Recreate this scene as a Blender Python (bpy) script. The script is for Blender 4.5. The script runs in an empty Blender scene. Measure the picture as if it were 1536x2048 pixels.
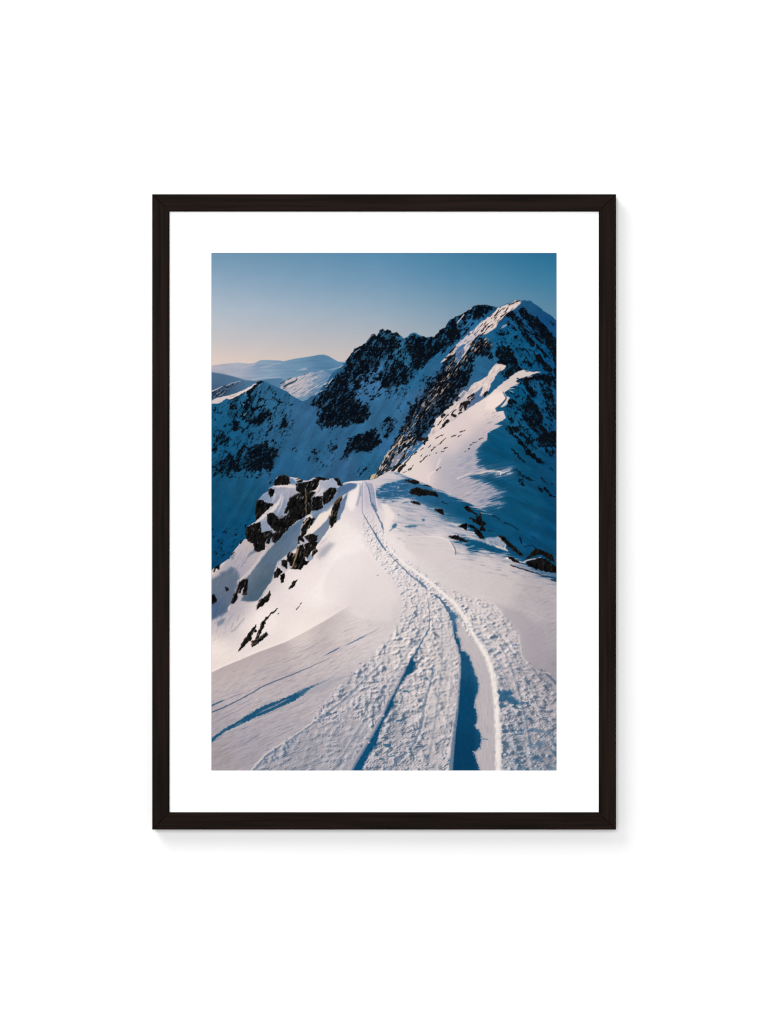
"""A framed print of a snowy mountain ridge hanging on a white wall (Blender 4.5).

The print is a flat sheet; its picture is computed below, point by point, with numpy
(noise, outlines and shading of the printed landscape) and stored on the sheet as ink."""
import bpy, bmesh, math
import numpy as np
from mathutils import Vector

FRONT, KEY, AMB = 262., 132., .34        # lamp powers (W) and ambient strength

# ------------------------------------------------------------------ the printed landscape, computed
PX0, PY0, PW, PH = 423, 506, 690, 1035          # the print, in picture units (one unit = one photograph pixel)

def paint_print():
    """Compute the colours of the printed mountain photograph (sRGB 0..255, rows from the top)."""
    W, H = PW, PH
    X, Y = np.meshgrid(np.arange(W) + PX0 + .5, np.arange(H) + PY0 + .5)
    X = X.astype(np.float32); Y = Y.astype(np.float32)
    img = np.zeros((H, W, 3), np.float32)

    # ---------- noise
    def perlin(x, y, seed):
        g = np.random.RandomState(seed).rand(256, 256).astype(np.float32) * 6.2831853
        gx, gy = np.cos(g), np.sin(g)
        xi = np.floor(x).astype(np.int32); yi = np.floor(y).astype(np.int32)
        fx = x - xi; fy = y - yi
        u = fx * fx * fx * (fx * (fx * 6 - 15) + 10); v = fy * fy * fy * (fy * (fy * 6 - 15) + 10)
        def c(i, j):
            a = (yi + j) & 255; b = (xi + i) & 255
            return gx[a, b] * (fx - i) + gy[a, b] * (fy - j)
        n0 = c(0, 0) * (1 - u) + c(1, 0) * u
        n1 = c(0, 1) * (1 - u) + c(1, 1) * u
        return (n0 * (1 - v) + n1 * v) * 1.5
    def fbm(x, y, seed, octs=4, gain=.55):
        s = 0; a = 1.; t = 0
        for o in range(octs):
            s = s + perlin(x * 2 ** o + 17.3 * o, y * 2 ** o + 9.1 * o, seed + o) * a
            t += a; a *= gain
        return s / t * 1.5
    def turn(ang, su, sv, x=None, y=None):
        x = X if x is None else x; y = Y if y is None else y
        c, s = math.cos(math.radians(ang)), math.sin(math.radians(ang))
        return (x * c + y * s) / su, (-x * s + y * c) / sv
    def sst(a, b, t):
        t = np.clip((t - a) / (b - a), 0, 1)
        return t * t * (3 - 2 * t)

    # ---------- shapes: crop helpers give picture units from enlarged sketch units
    def at(x0, y0, s):
        return lambda *p: [(x0 + a / s, y0 + b / s) for a, b in p]
    def q(x0, y0): return at(x0, y0, 4.452)
    def k(x0, y0): return at(x0, y0, 11.13)
    def box(pts, pad):
        xs = [p[0] for p in pts]; ys = [p[1] for p in pts]
        i0 = max(0, int(min(xs) - PX0 - pad)); i1 = min(W, int(max(xs) - PX0 + pad) + 1)
        j0 = max(0, int(min(ys) - PY0 - pad)); j1 = min(H, int(max(ys) - PY0 + pad) + 1)
        return (slice(j0, max(j0, j1)), slice(i0, max(i0, i1)))
    def smooth_line(pts, n=6):
        out = []
        P = [np.array(p, float) for p in pts]
        for i in range(len(P) - 1):
            a = P[max(i - 1, 0)]; b = P[i]; c = P[i + 1]; d = P[min(i + 2, len(P) - 1)]
            for t in np.arange(n) / n:
                out.append(.5 * (2 * b + (c - a) * t + (2 * a - 5 * b + 4 * c - d) * t * t + (3 * b - a - 3 * c + d) * t ** 3))
        out.append(P[-1])
        return [tuple(p) for p in out]
    def sdf(pts, sl, jit=None):
        x = X[sl]; y = Y[sl]
        if jit is not None: x = x + jit[0][sl]; y = y + jit[1][sl]
        d = np.full(x.shape, 1e9, np.float32); ins = np.zeros(x.shape, bool)
        n = len(pts)
        for i in range(n):
            ax, ay = pts[i]; bx, by = pts[(i + 1) % n]
            ex, ey = bx - ax, by - ay
            L = ex * ex + ey * ey
            if L < 1e-9: continue
            t = np.clip(((x - ax) * ex + (y - ay) * ey) / L, 0, 1)
            d = np.minimum(d, (x - ax - t * ex) ** 2 + (y - ay - t * ey) ** 2)
            if ay != by:
                cr = ((ay > y) != (by > y)) & (x < (y - ay) / (by - ay) * ex + ax)
                ins ^= cr
        d = np.sqrt(d)
        return np.where(ins, d, -d)
    rjx = fbm(X / 7, Y / 7, 501, 3); rjy = fbm(X / 7, Y / 7, 551, 3)
    def poly(pts, soft=.9, rough=0., add=None, jit=None, sdiv=None):
        sl = box(pts, soft + rough * 2 + 4 + (12 if add is not None else 0))
        j = jit if jit is not None else ((rjx * rough, rjy * rough) if rough else None)
        d = sdf(pts, sl, j)
        if add is not None: d = d + add[sl]
        if sdiv is not None: d = d / sdiv[sl]
        return sl, sst(-soft, soft, d)
    def full(m):
        out = np.zeros((H, W), np.float32); out[m[0]] = m[1]; return out
    def stroke(pts, w0, w1=None, soft=.8, rough=0., smooth=True, tap=0.):
        w1 = w0 if w1 is None else w1
        if smooth and len(pts) > 2: pts = smooth_line(pts)
        sl = box(pts, max(w0, w1) + soft + rough * 2 + 3)
        x = X[sl]; y = Y[sl]
        if rough: x = x + rjx[sl] * rough; y = y + rjy[sl] * rough
        best = np.full(x.shape, -1e9, np.float32); n = len(pts) - 1
        for i in range(n):
            ax, ay = pts[i]; bx, by = pts[i + 1]
            ex, ey = bx - ax, by - ay; L = max(ex * ex + ey * ey, 1e-9)
            t = np.clip(((x - ax) * ex + (y - ay) * ey) / L, 0, 1)
            q_ = (i + t) / n
            r = (w0 + (w1 - w0) * q_) * .5 * (1 if not tap else np.clip(np.minimum(q_, 1 - q_) / tap + (q_ < .5) * (pts[0][0] < PX0 + 3), 0, 1))
            best = np.maximum(best, r - np.sqrt((x - ax - t * ex) ** 2 + (y - ay - t * ey) ** 2))
        return sl, sst(-soft, soft, best)
    def lay(m, col, a=1.):
        sl, mm = m if isinstance(m, tuple) else (slice(None), m)
        c = np.asarray(col, np.float32)
        if c.ndim == 3 and c.shape[:2] == (H, W): c = c[sl]
        mm = (mm * a)[..., None]
        img[sl] = img[sl] * (1 - mm) + c * mm
    def field(pts, p=4., st=6, eps=420.):
        gx, gy = np.meshgrid(np.arange(0, W + st, st) + PX0, np.arange(0, H + st, st) + PY0)
        num = np.zeros(gx.shape + (3,)); den = np.zeros(gx.shape)
        for (x, y, c) in pts:
            w = 1 / ((gx - x) ** 2 + (gy - y) ** 2 + eps) ** (p / 2)
            num += w[..., None] * np.array(c, float); den += w
        f = num / den[..., None]
        # bilinear enlargement
        fx = (X - PX0) / st; fy = (Y - PY0) / st
        i = np.floor(fx).astype(int); j = np.floor(fy).astype(int); u = (fx - i)[..., None]; v = (fy - j)[..., None]
        i1 = np.minimum(i + 1, f.shape[1] - 1); j1 = np.minimum(j + 1, f.shape[0] - 1)
        return ((f[j, i] * (1 - u) + f[j, i1] * u) * (1 - v) + (f[j1, i] * (1 - u) + f[j1, i1] * u) * v).astype(np.float32)

    # ---------- sky
    ys = [506, 560, 620, 680, 715, 740]
    cl = [(112, 148, 174), (140, 165, 187), (172, 184, 198), (196, 192, 194), (216, 199, 191), (222, 202, 190)]
    cm = [(88, 137, 170), (112, 150, 178), (146, 168, 186), (178, 180, 186), (192, 186, 186), (200, 188, 184)]
    cr = [(38, 108, 146), (60, 122, 156), (92, 134, 160), (120, 150, 170), (130, 155, 172), (135, 157, 172)]
    def colrow(cs): return np.stack([np.interp(Y[:, 0], ys, [c[i] for c in cs]) for i in range(3)], -1)
    L_, M_, R_ = colrow(cl)[:, None], colrow(cm)[:, None], colrow(cr)[:, None]
    t = ((X - PX0) / W)[..., None]
    img[:] = np.where(t < .5, L_ + (M_ - L_) * (t * 2), M_ + (R_ - M_) * (t * 2 - 1))
    img += (fbm(X / 60, Y / 30, 5, 2) * 1.2)[..., None]

    # ---------- far hills
    K1 = k(423, 700); K2 = k(561, 700)
    far = K1((0, 345), (250, 310), (600, 280), (830, 305), (960, 290), (1090, 225), (1250, 222), (1536, 235)) + \
        K2((60, 250), (330, 190), (680, 140), (850, 105), (960, 100), (1070, 135), (1200, 210), (1290, 260), (1420, 268), (1480, 300))
    far += [(700, 860), (415, 860)]
    hz = field([(425, 735, (190, 178, 186)), (480, 738, (170, 172, 186)), (540, 745, (140, 160, 180)), (430, 748, (150, 160, 178)), (520, 730, (128, 150, 174)),
                (560, 735, (112, 145, 172)), (645, 722, (84, 124, 156)), (650, 735, (86, 124, 156)), (600, 730, (104, 140, 168)), (590, 750, (110, 142, 166)),
                (500, 757, (148, 160, 178)), (560, 765, (100, 136, 164)), (540, 755, (130, 152, 176)), (680, 740, (92, 132, 166)), (660, 750, (80, 124, 160))])
    st1 = fbm(*turn(-3, 60, 5), 31, 3)
    lay(poly(far, 1.0), hz + (st1 * 9)[..., None])
    lay(stroke(K1((640, 410), (760, 370), (960, 320)), 1, 3, 2), (205, 190, 195), .5)
    lay(stroke(K1((1080, 390), (1250, 360), (1400, 310), (1536, 290)), 1.5, 2, 1.2), (172, 178, 192), .6)
    lay(stroke(K1((450, 470), (800, 440), (1100, 480), (1300, 520)), 1.5, 1.5, 1.5), (112, 142, 168), .6)
    lay(stroke(K1((0, 470), (500, 450), (900, 430)), 2, 1, 1.5), (176, 172, 186), .5)
    lay(stroke(K1((900, 660), (1150, 620), (1536, 605)), 1.5, 1.2, 1.2), (178, 182, 194), .7)
    lay(poly(K2((340, 455), (420, 435), (520, 400), (570, 395), (590, 430), (500, 450)), 1.2), (176, 176, 190), .7)
    lay(poly(K2((1050, 440), (1250, 385), (1290, 395), (1150, 440)), 1), (165, 175, 195), .6)
    # dark near-left hill and the blue valley
    lay(poly(K1((-20, 490), (250, 530), (500, 590), (760, 670), (1000, 690), (1300, 640), (1536, 620)) + [(600, 790), (415, 850)], 1.6),
        field([(425, 755, (80, 108, 136)), (425, 775, (62, 92, 122)), (470, 760, (76, 108, 138)), (520, 770, (72, 112, 144)), (560, 765, (84, 122, 154))]))
    # sunlit mid hill
    mid = K2((0, 740), (200, 650), (350, 590), (460, 580), (560, 520), (690, 490), (800, 490), (880, 455), (960, 450), (1150, 560), (1060, 660), (950, 790), (700, 1000),
             (300, 1080), (210, 1000), (150, 920), (0, 860))
    lay(poly(mid, 1), field([(590, 765, (196, 182, 184)), (605, 775, (206, 190, 188)), (620, 758, (188, 180, 188)), (600, 785, (150, 160, 178)), (640, 745, (130, 150, 174)),
                             (655, 750, (84, 126, 160)), (640, 775, (90, 124, 156)), (625, 790, (60, 100, 134)), (650, 760, (116, 142, 170)), (570, 770, (190, 178, 180))]))
    sg = fbm(*turn(-32, 16, 3.2), 41, 3)
    mm = full(poly(mid, 1))
    lay(mm * sst(.12, .5, sg), (78, 112, 142), .65)
    lay(mm * sst(.15, .55, -sg) * (X < 645), (218, 202, 198), .6)
    for p, w in ((K2((10, 750), (100, 690)), 3), (K2((80, 810), (190, 750), (330, 690), (370, 640)), 4), (K2((80, 860), (130, 830)), 2), (K2((170, 660), (240, 625)), 2.4), (K2((530, 550), (620, 520)), 1.6)):
        lay(stroke(p, w, w * .6, .9, 1), (38, 62, 82), .9)
    lay(stroke(K2((600, 920), (720, 850), (860, 770)), 2, 1, .9), (190, 188, 198), .8)
    # little dark hill on the left with its sunlit rim
    lay(poly(K1((-10, 915), (90, 880), (330, 770), (520, 700), (640, 688), (720, 720), (760, 760), (700, 900), (400, 1010), (100, 1080), (-10, 1100)), 1),
        field([(430, 785, (48, 68, 88)), (455, 778, (58, 76, 98)), (480, 770, (84, 106, 132)), (490, 775, (62, 104, 138)), (470, 785, (56, 92, 124)), (430, 793, (40, 70, 98))]))
    n1 = fbm(*turn(-30, 9, 3), 47, 3)
    hillm = full(poly(K1((0, 930), (330, 790), (520, 720), (600, 720), (330, 960), (100, 1060), (0, 1080)), 2))
    lay(hillm * sst(.0, .4, n1), (24, 30, 40), .8)
    lay(hillm * sst(.25, .6, -n1), (150, 150, 162), .8)
    lay(stroke(K1((0, 920), (100, 880), (240, 810)), 2.4, 1, .9), (205, 190, 190))
    lay(stroke(K1((330, 790), (460, 735), (640, 690)), 1.4, 1.4, .9), (170, 165, 175), .9)

    # ---------- shaded faces: snow colour and rock density
    snow = field([(750, 830, (50, 101, 139)), (605, 830, (52, 98, 136)), (690, 930, (52, 97, 136)), (640, 900, (46, 98, 136)), (470, 830, (28, 92, 130)), (540, 800, (46, 100, 136)),
                  (450, 880, (22, 86, 124)), (560, 880, (44, 98, 136)), (480, 980, (26, 84, 118)), (440, 1000, (16, 78, 112)), (430, 1090, (12, 72, 112)), (500, 1050, (14, 78, 116)),
                  (560, 950, (40, 94, 134)), (830, 760, (40, 104, 146)), (800, 800, (52, 106, 146)), (745, 765, (66, 118, 164)), (700, 720, (44, 98, 136)), (780, 680, (46, 104, 140)), (880, 680, (36, 100, 142)),
                  (940, 650, (44, 108, 154)), (960, 720, (44, 100, 140)), (1000, 640, (28, 84, 126)), (1060, 612, (30, 84, 124)), (1090, 640, (20, 74, 122)), (1050, 700, (16, 84, 124)), (1010, 670, (20, 96, 138)), (1100, 720, (14, 74, 118)),
                  (1040, 790, (14, 84, 122)), (1090, 780, (20, 86, 130)), (1100, 850, (16, 80, 122)), (1020, 840, (22, 88, 124)), (1040, 930, (14, 78, 112)), (1000, 900, (12, 80, 116)), (1100, 940, (14, 72, 110)), (1060, 1010, (14, 80, 114)), (1090, 1060, (12, 74, 112)), (990, 1040, (16, 82, 118)),
                  (1110, 1000, (12, 70, 108)), (780, 900, (52, 104, 148)), (740, 930, (40, 96, 132)), (850, 800, (58, 86, 118)), (900, 800, (80, 108, 142))])
    grain = fbm(X / 5, Y / 4, 71, 3)
    snow = snow * (1 + .045 * grain)[..., None] + (fbm(X / 34, Y / 26, 76, 3) * 5)[..., None]
    fold = fbm(*turn(np.float32(-58), 70, 16), 77, 3) * (X < 900) + fbm(*turn(np.float32(28), 70, 14), 78, 3) * (X >= 900)
    fold = fold * (.35 + .65 * sst(600, 700, Y)) * np.abs(np.tanh((X - 900) / 40))
    snow = snow * (1 + .13 * fold)[..., None]
    dens = np.zeros((H, W), np.float32)
    def D(pts, d, soft=6):
        sl, m = poly(pts, soft + 1, 4)
        dens[sl] = np.maximum(dens[sl], m * d)
        sl, m = poly(pts, soft + 8, 4)
        dens[sl] = np.maximum(dens[sl], m * d * .52)
    def E(cx, cy, rx, ry, d, ang=0, soft=4):
        c, s = math.cos(math.radians(ang)), math.sin(math.radians(ang))
        D([(cx + rx * math.cos(a) * c - ry * math.sin(a) * s, cy + rx * math.cos(a) * s + ry * math.sin(a) * c) for a in np.linspace(0, 6.28, 15)[:-1]], d, soft)
    def S(pts, w, d, w1=None, soft=3):
        sl, m = stroke(pts, w, w1, soft, 3)
        dens[sl] = np.maximum(dens[sl], m * d)
    # main mountain
    D([(618, 808), (640, 785), (662, 762), (699, 712), (735, 668), (765, 657), (808, 679), (800, 697), (785, 713), (765, 724), (748, 745), (733, 760), (716, 772), (704, 786), (720, 798), (742, 812), (744, 832), (728, 846),
       (700, 852), (680, 853), (640, 859), (632, 846), (640, 820)], .74)
    D([(740, 690), (765, 690), (792, 690), (785, 706), (765, 714), (745, 712)], .85); D([(715, 720), (745, 715), (742, 742), (720, 748)], .86)
    D([(640, 815), (680, 790), (700, 800), (730, 812), (740, 830), (715, 845), (650, 855), (636, 848)], .9)
    D([(700, 655), (808, 650), (808, 676), (790, 672), (765, 666), (740, 675), (715, 702), (690, 728)], .8, 3)
    D([(808, 679), (830, 664), (845, 671), (862, 674), (884, 652), (893, 636), (920, 615), (950, 606), (995, 610), (985, 622), (955, 634), (925, 630), (915, 650), (925, 668), (922, 680), (900, 694), (870, 714), (848, 733), (836, 746),
       (822, 737), (815, 716)], .78)
    D([(812, 690), (850, 690), (870, 690), (850, 725), (836, 743), (824, 735)], .92); D([(895, 640), (912, 640), (922, 668), (905, 690), (885, 688)], .9)
    D([(940, 618), (970, 614), (968, 634), (952, 643), (945, 632)], .92, 3)
    D([(752, 748), (770, 732), (792, 716), (808, 722), (820, 745), (823, 762), (810, 770), (795, 776), (775, 780), (760, 775)], .72)
    D([(796, 722), (808, 740), (820, 758), (808, 766), (796, 748)], .92, 3); E(776, 770, 14, 8, .9)
    for a in ((742, 794, 12, 5, .6), (780, 785, 5, 5, .75), (810, 784, 6, 6, .62), (775, 796, 9, 3, .55), (755, 788, 6, 5, .5), (800, 818, 5, 8, .55), (816, 807, 5, 3, .65), (826, 818, 8, 8, .7), (834, 800, 6, 8, .65), (814, 833, 3, 4, .6)): E(*a)
    D([(700, 874), (715, 868), (738, 862), (752, 852), (758, 873), (766, 886), (748, 897), (737, 906), (720, 903), (702, 908), (690, 922), (684, 918), (692, 895)], .86, 5)
    D([(718, 872), (738, 872), (736, 898), (716, 900)], 1, 4)
    D([(758, 842), (775, 836), (790, 838), (794, 850), (792, 866), (780, 880), (768, 872), (760, 860)], .5, 5); E(782, 840, 9, 4, .9); E(772, 874, 5, 6, .85); E(775, 860, 6, 5, .6)
    E(664, 896, 10, 12, .76); E(628, 905, 6, 5, .5); E(686, 920, 7, 4, .62); D([(612, 905), (650, 900), (678, 908), (672, 930), (640, 940), (610, 930)], .33, 8); E(586, 900, 12, 8, .36); E(650, 920, 30, 10, .3)
    D([(705, 945), (730, 930), (748, 932), (735, 948), (712, 958)], .4, 6)
    D([(660, 866), (672, 868), (672, 880), (664, 880)], .5)
    # gap flank
    S(K2((230, 1000), (340, 1060), (470, 1140)), 3, .5); S(K2((330, 1050), (520, 980), (660, 930)), 4, .55)
    # left mountain
    D([(436, 800), (470, 790), (500, 775), (520, 760), (540, 772), (560, 790), (582, 806), (586, 830), (590, 860), (575, 880), (560, 900), (555, 925), (540, 948), (520, 958), (423, 960), (423, 815)], .31, 8)
    S(K1((1100, 690), (900, 850), (830, 980)), 9, .88, 13); E(519, 763, 9, 4, .95, 0, 2); E(503, 800, 8, 8, .8); E(527, 799, 10, 6, .85); E(522, 812, 8, 6, .7); E(492, 812, 8, 7, .7); E(460, 818, 10, 8, .6)
    E(480, 830, 28, 12, .62); E(525, 832, 12, 10, .8); E(540, 828, 6, 8, .6); E(565, 805, 7, 4, .8); E(575, 806, 8, 5, .6); E(578, 790, 6, 5, .5); E(440, 828, 8, 6, .55); E(558, 802, 4, 4, .7); E(548, 798, 5, 4, .6)
    E(470, 852, 12, 13, .82, 40); E(515, 843, 18, 7, .85); E(447, 875, 14, 8, .62, 20); E(449, 882, 6, 6, .8); E(538, 850, 5, 12, .6); E(569, 850, 8, 9, .6); E(430, 895, 6, 14, .6); E(578, 855, 6, 8, .6)
    D([(495, 892), (520, 884), (533, 888), (545, 892), (556, 905), (558, 914), (549, 922), (548, 940), (538, 948), (526, 938), (510, 946), (497, 935), (495, 915)], .86, 6)
    D([(432, 925), (445, 918), (462, 902), (470, 916), (480, 926), (490, 935), (472, 945), (455, 948), (438, 940)], .78, 6); E(480, 905, 12, 10, .55); E(533, 886, 6, 8, .7); E(470, 955, 14, 6, .42); E(428, 945, 8, 8, .5); E(552, 905, 6, 10, .8)
    E(520, 955, 10, 4, .4); E(540, 960, 8, 7, .45); E(510, 870, 20, 10, .42); E(530, 862, 10, 6, .5)
    D([(425, 1060), (470, 1050), (500, 1040), (488, 1070), (460, 1110), (425, 1130)], .28, 8)
    # thinner rock between the main outcrops
    D([(625, 800), (699, 712), (735, 668), (765, 657), (808, 680), (845, 672), (893, 638), (930, 615), (985, 612), (960, 640), (925, 680), (870, 716), (836, 748), (824, 766), (800, 775), (775, 782), (752, 770), (735, 775), (716, 790), (745, 815), (742, 840), (690, 856), (636, 858)], .52, 6)
    D([(720, 760), (760, 745), (800, 760), (822, 775), (815, 800), (770, 800), (740, 805), (722, 790)], .34, 8)
    D([(985, 660), (1030, 622), (1060, 618), (1113, 690), (1113, 760), (1040, 760), (1000, 745)], .36, 8); D([(1008, 752), (1113, 745), (1113, 905), (1060, 900), (1020, 870), (1012, 820)], .42, 8)
    E(505, 825, 44, 26, .58, 10, 8); E(512, 916, 46, 32, .64, 0, 8); E(452, 934, 28, 18, .68, 0, 7); E(560, 850, 20, 30, .46, 0, 8); E(445, 880, 22, 14, .5, 0, 6); E(470, 800, 20, 8, .5, -30, 6)
    D([(846, 800), (866, 755), (890, 728), (905, 735), (880, 770), (860, 810), (835, 835)], .6, 6)
    # mid ridge
    D([(902, 700), (885, 728), (866, 750), (850, 775), (838, 800), (826, 812), (811, 836), (795, 870), (775, 905), (752, 948), (752, 956), (796, 946), (802, 930), (814, 906), (832, 888), (847, 868), (864, 853), (874, 843), (890, 829), (902, 811),
       (914, 799), (924, 784), (934, 770), (943, 755), (946, 738), (950, 715), (984, 712), (985, 684), (960, 672), (940, 690), (920, 706)], .71, 3)
    D([(870, 752), (900, 740), (935, 735), (935, 760), (915, 780), (890, 800), (875, 812), (868, 790)], .95, 6); D([(945, 680), (982, 685), (984, 710), (950, 712)], .93, 4)
    D([(832, 770), (850, 748), (866, 752), (848, 790)], .5, 6)
    # right pyramid face
    S([(1046, 622), (1056, 634), (1066, 640), (1075, 650), (1084, 660), (1096, 676), (1110, 692), (1120, 705)], 15, .93, 26)
    S([(1018, 626), (1030, 638), (1039, 648), (1045, 660), (1056, 676), (1064, 688)], 15, .9, 12)
    S([(1064, 650), (1070, 656)], 10, .9); S([(1074, 668), (1080, 680), (1086, 686)], 13, .85, 8); S([(1000, 636), (1012, 628)], 7, .9)
    D([(990, 704), (996, 692), (993, 682), (1004, 692), (1018, 690), (1030, 706), (1036, 722), (1042, 740), (1028, 746), (1008, 742), (1010, 756), (1002, 752), (998, 730)], .8, 4)
    D([(975, 690), (985, 700), (985, 722), (975, 716)], .85, 3)
    S([(1074, 692), (1084, 702), (1092, 712)], 7, .85); S([(1076, 714), (1086, 726), (1098, 738)], 12, .85, 14); S([(1034, 696), (1045, 700)], 7, .85); E(1033, 675, 6, 6, .9); E(1003, 668, 5, 5, .95); E(1048, 723, 6, 6, .8); E(1040, 690, 5, 4, .7)
    E(1098, 706, 6, 4, .7); E(1104, 645, 4, 7, .6); S([(1097, 690), (1112, 720), (1112, 745)], 12, .8); E(1046, 640, 6, 5, .8); E(1002, 660, 4, 3, .7); S([(1060, 700), (1070, 708)], 4, .7)
    # right lower slope
    D([(1006, 742), (1020, 732), (1038, 728), (1038, 744), (1022, 756), (1010, 762)], .85, 4)
    S([(1040, 752), (1060, 756), (1080, 754), (1098, 756)], 10, .85, 16); S([(1050, 758), (1057, 775), (1066, 790)], 12, .88); E(1056, 795, 6, 8, .9); E(1025, 804, 11, 6, .93); E(1018, 800, 5, 6, .9)
    D([(1042, 806), (1064, 796), (1080, 812), (1090, 846), (1102, 868), (1113, 895), (1075, 896), (1070, 868), (1050, 846), (1040, 830), (1046, 820)], .8, 5)
    S([(1090, 770), (1100, 800), (1106, 830)], 22, .62); E(1024, 840, 7, 8, .85); D([(1008, 852), (1042, 850), (1046, 862), (1024, 868), (1010, 862)], .8, 4); E(1040, 815, 6, 6, .7); E(1096, 760, 12, 7, .95); E(1110, 765, 6, 16, .7)
    S([(1032, 872), (1042, 884), (1052, 894)], 8, .88); S([(1042, 868), (1054, 876), (1064, 885)], 9, .9, 4); D([(1072, 866), (1113, 862), (1113, 890), (1098, 894), (1080, 896)], .95, 4); S([(1090, 898), (1096, 904), (1104, 911)], 8, .9, 4); E(1105, 902, 5, 6, .8)
    S([(1056, 904), (1068, 914), (1084, 925)], 11, 1, 8); S([(1037, 913), (1048, 924)], 5, .95); S([(1026, 900), (1034, 908)], 3, .8); E(1058, 926, 4, 6, .55); S([(1037, 948), (1052, 956), (1070, 961)], 7, .65, 4); E(1052, 955, 5, 3, .95); E(1046, 969, 6, 3, .95, 40); E(1042, 960, 4, 3, .9)
    S([(1084, 956), (1094, 966), (1104, 970)], 4, .75); E(1081, 979, 6, 4, .95, 45); S([(1090, 978), (1100, 988), (1108, 994)], 6, .95, 3); S([(1024, 938), (1040, 942)], 2.5, .8); E(1102, 936, 5, 4, .5)
    dens = dens + (fbm(*turn(-57, 60, 12), 84, 2) * (1 - sst(985, 1015, X)) + fbm(*turn(52, 60, 12), 85, 2) * sst(985, 1015, X)) * .20 * np.clip(dens * 2.2, 0, 1)
    n_rock = .58 * fbm(*turn(-48, 11, 5.5), 81, 3, .6) + .36 * fbm(*turn(-60, 22, 9), 83, 2) + .42 * fbm(*turn(-52, 5.0, 2.6), 82, 2, .6)
    n_rockR = .6 * fbm(*turn(52, 11, 4.6), 91, 3, .6) + .34 * fbm(*turn(46, 22, 9), 93, 2) + .4 * fbm(*turn(58, 5.0, 2.6), 92, 2, .6)
    wr = sst(985, 1015, X)
    nr = n_rock * (1 - wr) + n_rockR * wr
    rockm = sst(-.21, .19, nr * 1.1 + (dens * 2 - 1) * .66 - .13 - np.clip(.16 - dens, 0, 1) * 3)
    nb = fbm(X / 3.2, Y / 3.2, 95, 2); nc = fbm(X / 14, Y / 14, 97, 3)
    rockc = np.stack([9 + 9 * nb + 7 * nc, 15 + 8 * nb + 4 * nc, 23 + 9 * nb], -1)
    rockc += (sst(.2, .7, -nr) * 30)[..., None] * np.array([.7, 1.1, 1.4])
    snow_sh = snow * (.945 - .14 * nr * np.clip(dens * 1.5, 0, 1) - .40 * sst(.35, .9, dens))[..., None]
    face = snow_sh * (1 - rockm[..., None]) + np.clip(rockc, 2, 255) * rockm[..., None]

    # silhouettes
    ridge = K2((210, 985), (330, 1060), (470, 1140), (580, 1110), (690, 1030), (800, 990), (950, 800), (1060, 660), (1150, 520), (1290, 400), (1420, 280), (1536, 140)) + \
        k(699, 640)((30, 750), (110, 640), (240, 580), (340, 520), (430, 410), (500, 320), (570, 310), (600, 350), (660, 280), (670, 230), (740, 190), (800, 240), (850, 215), (910, 230), (960, 290), (1050, 270), (1110, 320), (1210, 410), (1310, 350), (1390, 285), (1470, 280)) + \
        k(837, 592)((40, 880), (200, 920), (300, 895), (340, 915), (440, 820), (480, 750), (590, 710), (640, 600), (720, 520), (830, 450), (900, 440), (1010, 380), (1120, 300), (1240, 220), (1400, 190), (1536, 200)) + \
        k(975, 592)((240, 250), (450, 165), (620, 95), (760, 105), (850, 92), (960, 110), (1060, 180), (1180, 255), (1280, 350), (1460, 460), (1536, 540)) + [(1120, 650), (1120, 1200), (423, 1200), (560, 790)]
    lay(poly(ridge, .9, 1.3), face)
    left = K1((-10, 1140), (250, 1060), (560, 960), (830, 850), (1000, 720), (1100, 675), (1170, 700), (1270, 740), (1400, 800)) + K2((0, 860), (130, 910), (240, 1010), (330, 1070)) + [(640, 900), (640, 1200), (415, 1200)]
    lay(poly(left, .9, .8), face)
    # bright skin on the sunlit edges of the shaded mountain
    for p, w in ((K2((780, 990), (850, 935)), 2.2), (K2((880, 920), (930, 900)), 2), (K2((975, 770), (1040, 720)), 2.6), (K2((1070, 740), (1160, 630)), 2.2), (K2((1300, 400), (1390, 330)), 2.2), (K2((1010, 820), (1050, 800)), 1.6)):
        lay(stroke(p, w, w * .5, .8, .6), (196, 190, 196), .9)
    K3 = k(699, 640)
    for p, w in ((K3((110, 720), (230, 640)), 2), (K3((340, 510), (500, 350)), 1.3), (K3((480, 350), (570, 320)), 1.2)):
        lay(stroke(p, w, w * .6, .8, .6), (150, 158, 172), .8)
    K4 = k(837, 592)
    for p, w in ((K4((860, 600), (940, 500), (1010, 410)), 2.2), (K4((1150, 290), (1190, 265)), 1.8)):
        lay(stroke(p, w, w * .8, .8, .6), (206, 192, 194), .9)

    # left mountain: sunlit snow rib
    lay(poly(K1((-10, 1120), (150, 1060), (400, 1005), (600, 940), (800, 850), (980, 740), (1000, 750), (880, 850), (740, 940), (560, 1040), (420, 1100), (330, 1080), (180, 1180), (-10, 1205)), .9, 1.2),
        field([(425, 805, (214, 200, 200)), (450, 797, (226, 205, 196)), (480, 787, (222, 204, 198)), (505, 770, (214, 204, 204)), (440, 805, (190, 182, 188))]))
    sr = fbm(*turn(-26, 16, 2.2), 101, 3)
    lay(full(poly(K1((-10, 1130), (400, 1020), (700, 920), (560, 1030), (420, 1095), (180, 1170), (-10, 1195)), 2)) * sst(.1, .5, sr), (142, 132, 140), .6)
    lay(stroke(K1((400, 1120), (520, 1070), (640, 1000), (740, 940)), 2.4, 1.6, .9, 1), (16, 24, 36), .9)
    for p in (K1((700, 1205), (720, 1220)), K1((720, 1450), (775, 1405)), K1((1030, 820), (1080, 760)), K1((740, 1000), (770, 940))):
        lay(stroke(p, 1.6, 1.2, .8), (140, 165, 185), .85)

    # ---------- sunlit ridges of the right mountain
    K5 = k(975, 592); Q2 = q(768, 506)
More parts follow.
